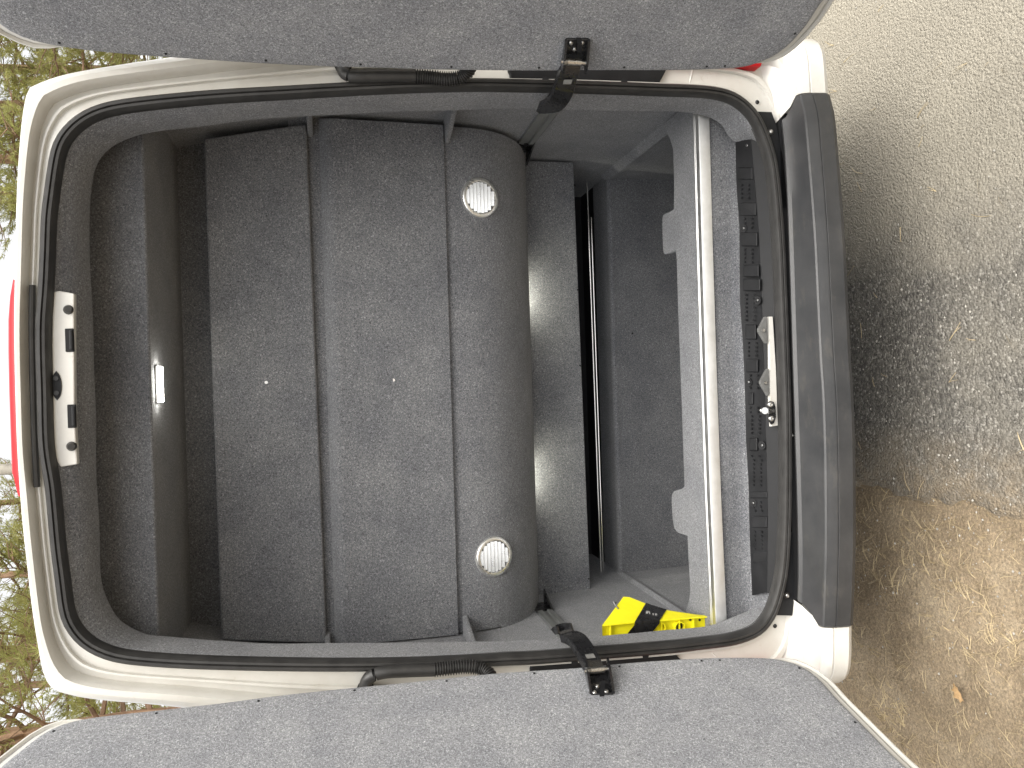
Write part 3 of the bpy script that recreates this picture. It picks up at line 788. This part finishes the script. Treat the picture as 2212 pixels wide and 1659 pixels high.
def check_arm(D, s, plate, pin, bar, screws, loop, window):
    # base plate on the door, with raised side cheeks
    pts = [D.img(a, b, -.008) for a, b in plate]
    q = [D.P(u, z, -.007) for u, z in pts]; n = len(q)
    q2 = [D.P(u, z, -.012) for u, z in pts]
    arm = mesh('check_arm', q + q2, [tuple(range(2 * n - 1, n - 1, -1))] + [(i, (i + 1) % n, n + (i + 1) % n, n + i) for i in range(n)], BLACKMETAL, van)
    bevel_mod(arm, .002, 2)
    A = [D.P(u, z, -.010) for u, z in pts]
    for i, j in ((0, 3), (1, 2)):
        a, b = A[i], A[j]
        v = [a, b, b - D.n * .030, b + (a - b) * .35 - D.n * .028, a - D.n * .008]
        zz = np.array([0, 0, .003])
        mesh('cheek', [p - zz for p in v] + [p + zz for p in v], [(0, 1, 2, 3, 4), (9, 8, 7, 6, 5)] + [(k, (k + 1) % 5, 5 + (k + 1) % 5, 5 + k) for k in range(5)], BLACKMETAL, arm)
    uc, zc = D.img(*pin, -.028)
    c = D.P(uc, zc, -.030)
    tube('hinge_pin', [c + [0, 0, .034], c - [0, 0, .034]], .0052, STEEL, arm, 12)
    tube('roller', [c + [0, 0, .017], c - [0, 0, .019]], .0085, STEEL, arm, 14)
    cor = [c + np.array([0, 0, s * 0 + .019 + .0016 * k]) for k in range(7)]
    tube('spring', [c + np.array([0, 0, .018 + .0012 * k]) for k in range(9)], [(.0105, .0085)[k % 2] for k in range(9)], STEEL, arm, 12)
    for a, b in screws:
        u, z = D.img(a, b, -.012)
        screw('screw', D.P(u, z, -.012), -D.n, .0062, STEEL, arm)
    u0, z0 = D.img(*loop[0], -.014); u1, z1 = D.img(*loop[1], -.014)
    lp = [D.P(u0, z0, -.012), D.P(u0, z0, -.030), D.P((u0 + u1) / 2, (z0 + z1) / 2, -.034), D.P(u1, z1, -.030), D.P(u1, z1, -.012)]
    zz = np.array([0, 0, .006])
    loft('strap_loop', [[p - zz, p + zz] for p in lp] + [[p - zz - D.n * .002 * 0 + D.d * .002, p + zz + D.d * .002] for p in lp[::-1]], PLASTIC, arm, closed=False, sharp=30)
    # the bar: flat section swept along its path, wide across (top edge a, bottom edge b in the picture)
    rings = []
    E = [(at(*a, y), at(*b, y)) for a, b, y in bar]
    Ea = catmull([e[0] for e in E], closed=False, sub=5); Eb = catmull([e[1] for e in E], closed=False, sub=5)
    for i in range(len(Ea)):
        a, b = Ea[i], Eb[i]
        m = (Ea[min(i + 1, len(Ea) - 1)] + Eb[min(i + 1, len(Ea) - 1)] - Ea[max(i - 1, 0)] - Eb[max(i - 1, 0)])
        nn = np.cross(m, a - b); nn /= np.linalg.norm(nn)
        if nn[1] < 0: nn = -nn                       # thickness goes away from the camera
        w = a - b
        rings.append([a - w * .03, b + w * .03, b + nn * .003, b + nn * .022, b + w * .08 + nn * .022, b + w * .08 + nn * .006, a - w * .08 + nn * .006, a - w * .08 + nn * .022, a + nn * .022, a + nn * .003])
    loft('bar', rings, BLACKMETAL, arm, closed=True, cap=True, sharp=35)
    wq = [at(*p, window[1]) for p in window[0]]
    mesh('slot_window', wq + [p + np.array([0, .006, 0]) for p in wq], [(0, 1, 2, 3), (0, 1, 5, 4), (1, 2, 6, 5), (2, 3, 7, 6), (3, 0, 4, 7)], GREYPLATE, arm)
    return arm
check_arm(DR, 1, [(1222.5, 82.6), (1272, 82.6), (1262.5, 139), (1213.5, 139)], (1239, 133),
          [((1216, 138), (1256, 138), -.150), ((1210, 158), (1252, 158), -.130), ((1203, 176), (1245, 178), -.105), ((1196, 196), (1239, 203), -.075), ((1186, 214), (1228, 224), -.04), ((1174, 226), (1212, 240), -.012), ((1162, 233), (1190, 245), .01), ((1158, 240), (1166, 246), .03)],
          ((1233, 92.5), (1257.5, 92.5), (1240.5, 106)), ((1250, 84), (1250, 104)), ([(1219, 172), (1237, 172), (1234, 181), (1217, 181)], -.117))
check_arm(DL, -1, [(1276, 1500.5), (1325, 1500), (1311, 1443), (1263, 1443)], (1289, 1449),
          [((1266, 1443), (1306, 1443), -.150), ((1258, 1424), (1299, 1424), -.130), ((1249, 1408), (1290, 1408), -.105), ((1240, 1393), (1280, 1390), -.075), ((1228, 1380), (1266, 1372), -.04), ((1214, 1373), (1249, 1363), -.012), ((1203, 1370), (1230, 1362), .01), ((1200, 1372), (1210, 1363), .03)],
          ((1290, 1483), (1284, 1496), (1310, 1494)), ((1302, 1482), (1300, 1502)), ([(1265, 1415), (1283, 1413), (1287, 1421), (1268, 1423)], -.131))

# ------------------------------------------------------------------ wheels under the body (out of sight from behind the bumper)
for s in (1, -1):
    rings = []
    for x, r in ((.62, .20), (.62, .33), (.64, .35), (.82, .35), (.84, .33), (.84, .21)):
        rings.append([(s * x, 1.80 + r * math.cos(a), .345 + r * math.sin(a)) for a in [2 * math.pi * k / 36 for k in range(36)]])
    w_ = loft('wheel', rings, TYRE, van, cap=False)
    disc('rim', (s * .80, 1.80, .345), (s, 0, 0), .212, .03, STEEL, w_, 28, .18)

# ------------------------------------------------------------------ yellow wheel chock standing on the ledge by the left wall
chock = empty('wheel_chock', (-.80, .25, ZL))
tag(chock, 'yellow plastic wheel chock with a black band standing inside against the left wall', 'wheel chock')
Nn = [(1300.5,1351),(1336,1347),(1373,1343.5),(1400,1342),(1427,1340),(1460,1337),(1500,1333.5),(1533,1331)]
Nf = [(1346.9,1289),(1360,1290),(1398,1305),(1420,1312),(1441,1318),(1470,1322.5),(1505,1327.5),(1536,1330.5)]
yn, yf = .215, .315
near = [at(a, b, yn) for a, b in Nn]; far = [at(a, b, yf - .09 * max(0, (i - 1)) / 6) for i, (a, b) in enumerate(Nf)]
XB = -.868
nb = [np.array([XB, yn, p[2]]) for p in near]; fb = [np.array([XB, p[1], p[2]]) for p in far]
nv = len(near)
CT = Matrix.Translation((.80, -.25, -ZL))
loft('ramp', [near, far], YELLOW, chock, closed=False, smooth=True, sharp=40)
mesh('end_face', [near[0], far[0], fb[0], nb[0]], [(0, 1, 2, 3)], YELLOW, chock)
loft('rear_side', [far, fb], YELLOW, chock, closed=False, smooth=False)
loft('base', [nb, fb], YELLOW, chock, closed=False, smooth=False)
mesh('toe_face', [near[-1], far[-1], fb[-1], nb[-1]], [(0, 1, 2, 3)], YELLOW, chock)
# open near side: rim, recessed web with lightening holes and ribs
rim_in = [p + np.array([-.004, 0, (.004 if i == nv - 1 else (-.006 if i == 0 else 0))]) for i, p in enumerate(near)]
loft('rim', [near, rim_in, [p + np.array([0, .016, 0]) for p in rim_in]], YELLOW, chock, closed=False, sharp=30)
web = [p + np.array([0, .016, 0]) for p in rim_in]
loft('web', [web, [np.array([XB, yn + .016, p[2]]) for p in rim_in]], YELLOW, chock, closed=False, smooth=False)
for a, b, r in ((1427, 1357, .0185), (1469, 1355, .0175)):
    c = at(a, b, yn + .004)
    ring = lambda rr, yy: [c + np.array([rr * math.cos(t), yy, rr * math.sin(t)]) for t in [2 * math.pi * k / 24 for k in range(24)]]
    h = loft('hole_ring', [ring(r, .012), ring(r, -.001), ring(r - .003, -.001), ring(r - .003, .010)], YELLOW, chock, sharp=40)
    if a > 1440: mesh('opening', ring(r - .004, .0105), [tuple(range(24))], HOLE, h)
for a, b in ((1491, 1338.5), (1511, 1339)):
    disc('opening', at(a, b, yn + .0155), (0, -1, 0), .0042, .001, HOLE, chock, 12)
for a in (1428, 1467, 1498):
    p = at(a, 1348, yn + .008); zt_ = p[2]
    i = min(range(nv), key=lambda k: abs(near[k][2] - zt_))
    box('rib', ((near[i][0] + XB) / 2, yn + .009, zt_), (abs(near[i][0] - XB) - .010, .012, .003), YELLOW, chock)
box('stiffener', at(1318, 1362, yn + .008), (.05, .012, .003), YELLOW, chock)
# black band over ramp and side
def on_ramp(t, u):
    i = min(int(t), nv - 2); f = t - i
    return (near[i] * (1 - f) + near[i + 1] * f) * (1 - u) + (far[i] * (1 - f) + far[i + 1] * f) * u
rows = []
for u in np.linspace(1.02, -0.0, 7):
    rows.append([on_ramp(np.clip(t, 0, nv - 1.001), u) + np.array([.003, -.002, .0025]) for t in np.linspace(1.95 + (1 - u) * .05, 4.0 - .0 * u, 6)])
dn = rows[-1]
z0_, z1_ = dn[0][2], dn[-1][2]
for k, (dx, dzk) in enumerate(((-.012, .004), (-.030, .022), (-.034, .026), (-.060, .018))):
    rows.append([np.array([p[0] + dx, yn - .004, p[2] + dzk]) for p in dn])
loft('band', rows, BLACKMETAL, chock, closed=False, sharp=30)
for k in range(4):
    for j in range(3):
        a = on_ramp(2.5 + .10 * k + .65 * (j == 2), .55 - .06 * j) + np.array([.0045, -.003, .0035])
        if (k + j) % 4 == 3: continue
        box('print', a, (.006, .0045, .0015), PRINT, chock)
hk = [at(1336, 1316, .27), at(1328, 1306, .28), at(1325, 1300, .285), at(1331, 1303, .285)]
tube('wire_handle', hk, .0022, BLACKMETAL, chock, 6)
for o in chock.children: o.matrix_parent_inverse = CT

# ------------------------------------------------------------------ ground, road, litter
def ground_material():
    m, n, l, b = new_mat('sandy_dirt')
    a = noise(n, l, 3.0, 8, 0.7); r = ramp(n, [(0.25, (0.165, 0.125, 0.082)), (0.5, (0.26, 0.205, 0.14)), (0.75, (0.38, 0.315, 0.225))]); l.new(a.outputs['Fac'], r.inputs[0])
    g = noise(n, l, 130, 4, 0.75, dist=.5); r2 = ramp(n, [(0.25, (0.45, 0.45, 0.45)), (0.5, (1, 1, 1)), (0.72, (1.7, 1.65, 1.5))]); l.new(g.outputs['Fac'], r2.inputs[0])
    l.new(mixc(n, l, 1.0, r.outputs[0], r2.outputs[0], 'MULTIPLY'), b.inputs['Base Color'])
    b.inputs['Roughness'].default_value = 0.95; b.inputs['Specular IOR Level'].default_value = 0.15
    h = noise(n, l, 60, 6, 0.7); bump(n, l, h.outputs['Fac'], 0.9, 0.012, b)
    return m
def asphalt_material():
    m, n, l, b = new_mat('worn_asphalt')
    g = n.new('ShaderNodeNewGeometry')
    v = n.new('ShaderNodeTexVoronoi'); v.inputs['Scale'].default_value = 125; v.inputs['Randomness'].default_value = 1.0
    l.new(g.outputs['Position'], v.inputs['Vector'])
    hsv = n.new('ShaderNodeSeparateColor'); l.new(v.outputs['Color'], hsv.inputs[0])
    r = ramp(n, [(0.0, (0.085, 0.079, 0.070)), (0.5, (0.140, 0.131, 0.115)), (0.85, (0.195, 0.182, 0.158)), (1.0, (0.30, 0.285, 0.255))]); l.new(hsv.outputs[0], r.inputs[0])
    big = noise(n, l, 1.6, 6, 0.7); r2 = ramp(n, [(0.48, (0, 0, 0)), (0.75, (0.45, 0.45, 0.45))]); l.new(big.outputs['Fac'], r2.inputs[0])
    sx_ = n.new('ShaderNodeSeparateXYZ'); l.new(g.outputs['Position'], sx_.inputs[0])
    mr = n.new('ShaderNodeMapRange'); mr.inputs[1].default_value = 0.47; mr.inputs[2].default_value = 0.76; mr.inputs[3].default_value = 0.0; mr.inputs[4].default_value = 0.78  # sunlit right and shaded centre put into the colour along x
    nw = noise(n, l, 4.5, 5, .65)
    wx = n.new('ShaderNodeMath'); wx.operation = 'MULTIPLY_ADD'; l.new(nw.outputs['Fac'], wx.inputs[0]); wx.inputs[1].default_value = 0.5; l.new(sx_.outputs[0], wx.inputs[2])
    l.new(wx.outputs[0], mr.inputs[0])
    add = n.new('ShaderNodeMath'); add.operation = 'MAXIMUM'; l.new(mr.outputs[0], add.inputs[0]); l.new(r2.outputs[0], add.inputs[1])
    mr2 = n.new('ShaderNodeMapRange'); mr2.inputs[1].default_value = -0.47; mr2.inputs[2].default_value = -0.20; mr2.inputs[3].default_value = 1.25; mr2.inputs[4].default_value = 0.0
    l.new(sx_.outputs[0], mr2.inputs[0])
    nb_ = noise(n, l, 9, 6, .75)
    ml = n.new('ShaderNodeMath'); ml.operation = 'MULTIPLY'; ml.use_clamp = True; l.new(mr2.outputs[0], ml.inputs[0])
    rr_ = ramp(n, [(.35, (.15, .15, .15)), (.6, (1, 1, 1))]); l.new(nb_.outputs['Fac'], rr_.inputs[0]); l.new(rr_.outputs[0], ml.inputs[1])
    base_ = mixc(n, l, ml.outputs[0], r.outputs[0], (0.25, 0.20, 0.138))       # dirt drifting over the crumbling edge
    c = mixc(n, l, add.outputs[0], base_, (0.35, 0.318, 0.255))       # fine sand in random patches, plus the painted sunlit right side
    f = noise(n, l, 260, 3, .7); r3_ = ramp(n, [(.3, (.7, .7, .7)), (.7, (1.25, 1.25, 1.25))]); l.new(f.outputs['Fac'], r3_.inputs[0])
    l.new(mixc(n, l, 1.0, c, r3_.outputs[0], 'MULTIPLY'), b.inputs['Base Color'])
    b.inputs['Roughness'].default_value = 0.85; b.inputs['Specular IOR Level'].default_value = 0.3
    inv = n.new('ShaderNodeMath'); inv.operation = 'MULTIPLY'; inv.inputs[1].default_value = -1.0; l.new(v.outputs['Distance'], inv.inputs[0])
    wp = noise(n, l, 85, 3, .6, dist=1.5)
    ad2 = n.new('ShaderNodeMath'); ad2.operation = 'MULTIPLY_ADD'; l.new(wp.outputs['Fac'], ad2.inputs[0]); ad2.inputs[1].default_value = 1.1; l.new(inv.outputs[0], ad2.inputs[2])
    bump(n, l, ad2.outputs[0], 1.0, 0.0055, b)
    return m
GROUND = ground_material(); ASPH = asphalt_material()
def axis(c, fine, nf, far, nfar):
    a = np.linspace(-fine, fine, nf)
    e = fine + (far - fine) * (np.linspace(0, 1, nfar + 1)[1:] ** 3)
    return np.r_[-e[::-1], a, e] + c
GX, GY = axis(-1.0, 1.4, 113, 180, 14), axis(0.3, 1.3, 105, 180, 14)
def gh(x, y):
    d = max(abs(x + 1.0) - 1.3, abs(y - .3) - 1.2, 0)
    k = 1 / (1 + d * d * 4)
    return (mnoise.noise((x * 2.2, y * 2.2, 1.7)) * .012 + mnoise.noise((x * 9, y * 9, 4.1)) * .006 + mnoise.noise((x * 26, y * 26, 8.0)) * .0025) * k
v = [(x, y, gh(x, y) - .004) for y in GY for x in GX]
nx = len(GX)
f = [(j * nx + i, j * nx + i + 1, (j + 1) * nx + i + 1, (j + 1) * nx + i) for j in range(len(GY) - 1) for i in range(nx - 1)]
g = mesh('ground', v, f, GROUND, smooth=True); g['kind'] = 'structure'
if g.data.polygons[0].normal.z < 0: g.data.flip_normals()
# asphalt, crumbling at its left edge
def edge_x(y): return -.44 + .03 * mnoise.noise((0, y * 5, 2)) + .03 * mnoise.noise((0, y * 17, 3)) + .05 * mnoise.noise((0, y * 1.3, 9))
ys = np.r_[np.linspace(-60, -3, 12), np.linspace(-2.9, 3, 240), np.linspace(3.2, 60, 12)]
v, f = [], []
for j, y in enumerate(ys):
    e = edge_x(y)
    for t in (e - .012, e, e + .05, e + .2, .5, 1.2, 6.0):
        v.append((t, y, -.02 if t < e else (.002 if t == e else .008)))
for j in range(len(ys) - 1):
    for i in range(6): f.append((j * 7 + i, j * 7 + i + 1, (j + 1) * 7 + i + 1, (j + 1) * 7 + i))
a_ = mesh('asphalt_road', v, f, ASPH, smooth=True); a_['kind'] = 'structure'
if a_.data.polygons[-1].normal.z < 0: a_.data.flip_normals()

NEEDLE = plain('dry_pine_needle', (0.42, 0.33, 0.19), 0.6, nscale=3, namt=0.4)
rn = random.Random(11)
v, f = [], []
def add_needle(x, y, z, L, a, bend, w, tilt):
    n_ = 4; px_, py_ = x, y
    k = len(v)
    for i in range(n_ + 1):
        t = i / n_; aa = a + bend * t
        wn = w * (1 - .55 * t)
        zz = z + .002 + tilt * math.sin(math.pi * t) * L
        nxv, nyv = -math.sin(aa) * wn, math.cos(aa) * wn
        v.append((px_ - nxv, py_ - nyv, zz)); v.append((px_ + nxv, py_ + nyv, zz + .0008))
        px_ += math.cos(aa) * L / n_; py_ += math.sin(aa) * L / n_
    for i in range(n_): f.append((k + 2 * i, k + 2 * i + 1, k + 2 * i + 3, k + 2 * i + 2))
cl = [(rn.uniform(-2.0, -.5), rn.uniform(-.8, .9)) for _ in range(60)]
for i in range(3600):
    if i % 3 == 0:
        cx_, cy_ = rn.choice(cl); x, y = rn.gauss(cx_, .05), rn.gauss(cy_, .05)
    elif i % 17 == 0:
        x, y = rn.uniform(-.6, 1.6), rn.uniform(-1.0, 1.0)
    else:
        x, y = rn.uniform(-2.4, -.42), rn.uniform(-1.1, 1.2)
    zz = max(gh(x, y) - .004, .008 if x > edge_x(y) else -1)
    L = rn.uniform(.025, .075); a = rn.uniform(0, 6.28)
    add_needle(x, y, zz, L, a, rn.uniform(-.7, .7), rn.uniform(.0005, .0009), rn.uniform(0, .10))
    if rn.random() < .4: add_needle(x, y, zz, L * rn.uniform(.85, 1), a + rn.uniform(-.35, .35), rn.uniform(-.5, .5), .0007, rn.uniform(0, .1))
nd = mesh('pine_needle_litter', v, f, NEEDLE); nd['kind'] = 'stuff'; nd['label'] = 'dry straw coloured pine needles scattered over the dirt'; nd['category'] = 'pine needles'
STONE = plain('small_stone', (0.34, 0.32, 0.28), 0.9, nscale=8, namt=0.5)
v, f = [], []
for i in range(1900):
    if i % 2: x, y = rn.uniform(-.9, .25), rn.uniform(-.9, .8)
    else: x, y = rn.uniform(-2.2, 1.6), rn.uniform(-1.0, 1.0)
    r_ = rn.choice((.0016, .002, .0025, .003, .0045)) * rn.uniform(.8, 1.3)
    z = max(gh(x, y) - .004, .008 if x > edge_x(y) else -1) + r_ * .4
    k = len(v)
    for d in ((1, 0, 0), (-1, 0, 0), (0, 1, 0), (0, -1, 0), (0, 0, 1), (0, 0, -1)):
        q = rn.uniform(.7, 1.2) * r_; v.append((x + d[0] * q, y + d[1] * q, z + d[2] * q * .8))
    for a, b, c in ((0, 2, 4), (2, 1, 4), (1, 3, 4), (3, 0, 4), (2, 0, 5), (1, 2, 5), (3, 1, 5), (0, 3, 5)): f.append((k + a, k + b, k + c))
gv = mesh('loose_grit', v, f, STONE); gv['kind'] = 'stuff'; gv['label'] = 'pale loose grit lying on asphalt and dirt'; gv['category'] = 'grit'
# one dry curled leaf on the dirt
LEAF = plain('dry_leaf', (0.42, 0.27, 0.13), 0.7, nscale=60, namt=0.3)
lc = atz(2076, 1497, .004)
lobes = []
for k in range(28):
    t = 2 * math.pi * k / 28
    lobes.append((.026 * math.cos(t) * (1 + .18 * math.cos(5 * t)), .015 * math.sin(t) * (1 + .35 * math.cos(7 * t))))
v = [(lc[0], lc[1], .012)] + [(lc[0] + a * .8 - b * .6, lc[1] + a * .6 + b * .8, .012 + .5 * abs(b) + .05 * a) for a, b in lobes] 
f = [(0, 1 + k, 1 + (k + 1) % 28) for k in range(28)]
lf_ = mesh('dry_leaf', v, f, LEAF, smooth=True)
so = lf_.modifiers.new('thickness', 'SOLIDIFY'); so.thickness = .0008
tag(lf_, 'small curled brown dry leaf lying on the dirt below the left door', 'leaf')

# ------------------------------------------------------------------ pine trees behind the van
def bark_mat():
    m, n, l, b = new_mat('pine_bark')
    g = n.new('ShaderNodeNewGeometry')
    mp = n.new('ShaderNodeMapping'); mp.inputs['Scale'].default_value = (14, 14, 3.5); l.new(g.outputs['Position'], mp.inputs[0])
    t = noise(n, l, 1.0, 6, 0.7, vec=mp.outputs[0], dist=.5)
    r = ramp(n, [(0.3, (0.12, 0.075, 0.05)), (0.5, (0.32, 0.20, 0.125)), (0.7, (0.46, 0.32, 0.22))]); l.new(t.outputs['Fac'], r.inputs[0])
    l.new(r.outputs[0], b.inputs['Base Color']); b.inputs['Roughness'].default_value = .9
    bump(n, l, t.outputs['Fac'], 1.0, .03, b)
    return m
def needle_mat(name, c1, c2):
    m, n, l, b = new_mat(name)
    t = noise(n, l, 1.2, 4, .6); r = ramp(n, [(.3, c1), (.7, c2)]); l.new(t.outputs['Fac'], r.inputs[0])
    l.new(r.outputs[0], b.inputs['Base Color']); b.inputs['Roughness'].default_value = .55
    tr = n.new('ShaderNodeBsdfTranslucent'); l.new(r.outputs[0], tr.inputs[0])
    mx = n.new('ShaderNodeMixShader'); mx.inputs[0].default_value = .6
    l.new(b.outputs[0], mx.inputs[1]); l.new(tr.outputs[0], mx.inputs[2])
    l.new(mx.outputs[0], n['Material Output'].inputs[0])
    return m
BARK = bark_mat()
BRANCHBARK = plain('grey_branch_bark', (0.20, 0.13, 0.085), .9, nscale=5, namt=.4)
NEED = [needle_mat('pine_green', (0.27, 0.27, 0.09), (0.40, 0.39, 0.15)), needle_mat('pine_green_fresh', (0.28, 0.29, 0.09), (0.42, 0.42, 0.16))]

def add_tube(V, F, path, r0, r1, seg=6):
    k = len(V); n_ = len(path)
    for i, p in enumerate(path):
        t = (path[min(i + 1, n_ - 1)] - path[max(i - 1, 0)]).normalized()
        u = t.orthogonal().normalized(); w = t.cross(u)
        r = r0 + (r1 - r0) * i / (n_ - 1)
        for s in range(seg):
            a = 2 * math.pi * s / seg; V.append(p + (u * math.cos(a) + w * math.sin(a)) * r)
    for i in range(n_ - 1):
        for s in range(seg):
            F.append((k + i * seg + s, k + i * seg + (s + 1) % seg, k + (i + 1) * seg + (s + 1) % seg, k + (i + 1) * seg + s))
def build_pine(seed, H, r0, z_dead, z_live, dens, reach):
    R = random.Random(seed)
    TV, TF, BV, BF, CV, CF = [], [], [], [], [], []
    path = []
    wx, wy = R.uniform(-.2, .2), R.uniform(-.2, .2)
    for i in range(15):
        t = i / 14; path.append(Vector((wx * math.sin(t * 3.2) + R.uniform(-.03, .03), wy * math.sin(t * 2.6 + 1) + R.uniform(-.03, .03), H * t)))
    add_tube(TV, TF, path, r0, r0 * .16, 12)
    def trunk_at(z):
        t = max(0, min(.999, z / H)) * 14; i = int(t); return path[i].lerp(path[i + 1], t - i)
    def tuft(p, d, L):
        u = d.orthogonal().normalized(); w = d.cross(u)
        for q in range(17):
            a = R.uniform(0, 6.28); sp = R.uniform(.25, 1.15)
            dr = (d * math.cos(sp) + (u * math.cos(a) + w * math.sin(a)) * math.sin(sp)).normalized()
            o = p + d * R.uniform(-.08, .08)
            e = o + dr * L * R.uniform(.7, 1.1)
            sd = dr.cross(Vector((R.uniform(-1, 1), R.uniform(-1, 1), R.uniform(-1, 1)))).normalized() * .0055
            k = len(CV); CV.extend((o - sd, o + sd, e)); CF.append((k, k + 1, k + 2))
    z = z_dead
    while z < H - .4:
        for b in range(R.choice((2, 3, 4))):
            a = R.uniform(0, 6.28); live = z > z_live
            L = reach * (1.0 - .75 * max(0, (z - z_live) / (H - z_live))) * R.uniform(.6, 1.1) if live else R.uniform(.6, 2.4)
            base = trunk_at(z); dirv = Vector((math.cos(a), math.sin(a), R.uniform(-.15, .45) if live else R.uniform(-.35, .5)))
            pts = [base]; d = dirv.normalized()
            n_ = 7
            for i in range(n_):
                d = (d + Vector((R.uniform(-.22, .22), R.uniform(-.22, .22), R.uniform(-.16, .2)))).normalized()
                pts.append(pts[-1] + d * L / n_)
            add_tube(BV, BF, pts, (.035 if live else .024) * (r0 / .17), .006, 5)
            for i in range(2, n_ + 1):
                for sgn in range(2 if live else 1):
                    if R.random() < (.15 if live else .45): continue
                    sd = (d.cross(Vector((0, 0, 1))).normalized() * (1 if R.random() < .5 else -1) + d * R.uniform(.3, .9) + Vector((0, 0, R.uniform(-.2, .5)))).normalized()
                    SL = R.uniform(.25, .75) * (1 if live else .8)
                    tw = [pts[i]]
                    for q in range(4):
                        sd = (sd + Vector((R.uniform(-.25, .25), R.uniform(-.25, .25), R.uniform(-.1, .25)))).normalized(); tw.append(tw[-1] + sd * SL / 4)
                    add_tube(BV, BF, tw, .009, .003, 4)
                    if live:
                        for q in range(1, 5):
                            for _ in range(dens):
                                tuft(tw[q] + Vector((R.uniform(-.10, .10), R.uniform(-.10, .10), R.uniform(-.08, .08))), (sd + Vector((R.uniform(-.6, .6), R.uniform(-.6, .6), R.uniform(-.2, .7)))).normalized(), R.uniform(.10, .17))
        z += R.uniform(.22, .5)
    def me(name, V, F, mat):
        m = bpy.data.meshes.new(name); m.from_pydata([tuple(p) for p in V], [], F); m.materials.append(mat); m.update(); return m
    a = me('trunk', TV, TF, BARK); a.shade_smooth()
    return a, me('branches', BV, BF, BRANCHBARK), me('crown', CV, CF, NEED[seed % 2])
VAR = [build_pine(1, 12.5, .15, 1.4, 4.0, 1, 1.9), build_pine(2, 14.0, .17, 1.2, 5.2, 1, 2.3), build_pine(3, 10.5, .12, 1.6, 3.0, 1, 1.7), build_pine(4, 9.0, .10, .8, 1.6, 1, 1.6)]
def pine(var, x, y, rot, sc, label):
    r = empty('pine_tree', (x, y, 0)); r.rotation_euler = (0, 0, rot); r.scale = (sc, sc, sc)
    tag(r, label, 'tree', 'pine trees behind the van')
    for nm, me_ in zip(('trunk', 'branches', 'crown'), VAR[var]):
        o = bpy.data.objects.new(nm, me_); COL.objects.link(o); o.parent = r
def dirx(px, py, y):
    return at(px, py, y)[0]
T = [(1, dirx(60, 1440, 9.0), 9.0, .4, 1.0, 'pine with a thick orange trunk just beyond the left corner of the van roof'),
     (0, dirx(80, 1565, 6.6), 6.6, 2.2, .9, 'nearest pine trunk, bare-limbed, seen between the left door and the van'),
     (2, dirx(30, 1235, 13.5), 13.5, 1.1, 1.15, 'slender pine behind the left part of the van roof'),
     (0, dirx(30, 1500, 15.0), 15.0, 3.3, 1.0, 'thin pine behind the thick orange trunk at the left'),
     (1, dirx(30, 1090, 19.0), 19.0, 5.0, 1.0, 'pine seen just left of the red roof brake light'),
     (3, dirx(30, 1385, 21.0), 21.0, .9, 1.2, 'bushy pine farthest back at the left'),
     (3, dirx(250, 1620, 12.0), 12.0, 1.9, .9, 'low leafy pine behind the open left door'),
     (1, dirx(120, 155, 16.0), 16.0, 4.0, 1.0, 'pine with a reddish trunk by the upper right roof corner of the van'),
     (3, dirx(150, 40, 9.0), 9.0, .2, 1.05, 'dense low pine seen under the top edge of the right door'),
     (0, dirx(30, 333, 13.0), 13.0, 5.6, 1.05, 'green pine rising over the right end of the van roof'),
     (3, dirx(60, 240, 15.0), 15.0, 2.6, 1.35, 'leafy pine between the two right-hand trunks'),
     (2, dirx(20, 420, 18.0), 18.0, 1.4, 1.2, 'pine nearest the gap of open sky on the right'),
     (3, dirx(100, 60, 14.0), 14.0, 4.6, 1.3, 'bushy pine hidden mostly behind the right door')]
for a in T: pine(*a)
# pale utility pole behind the brake light
pp = at(10, 1014, 12.0)
pole = empty('utility_pole', (pp[0], 12.0, 0)); tag(pole, 'pale grey utility pole standing beyond the roof next to the brake light', 'pole')
o = tube('shaft', [(pp[0], 12.0, -.3), (pp[0], 12.0, 4), (pp[0], 12.0, 9)], [.11, .10, .085], WOODPOLE, pole, 14)
o.matrix_parent_inverse = Matrix.Translation((-pp[0], -12.0, 0))
o = box('crossarm', (pp[0], 12.0, 8.4), (1.4, .09, .11), WOODPOLE, pole); o.matrix_parent_inverse = Matrix.Translation((-pp[0], -12.0, 0))

vmesh_parent_fix()
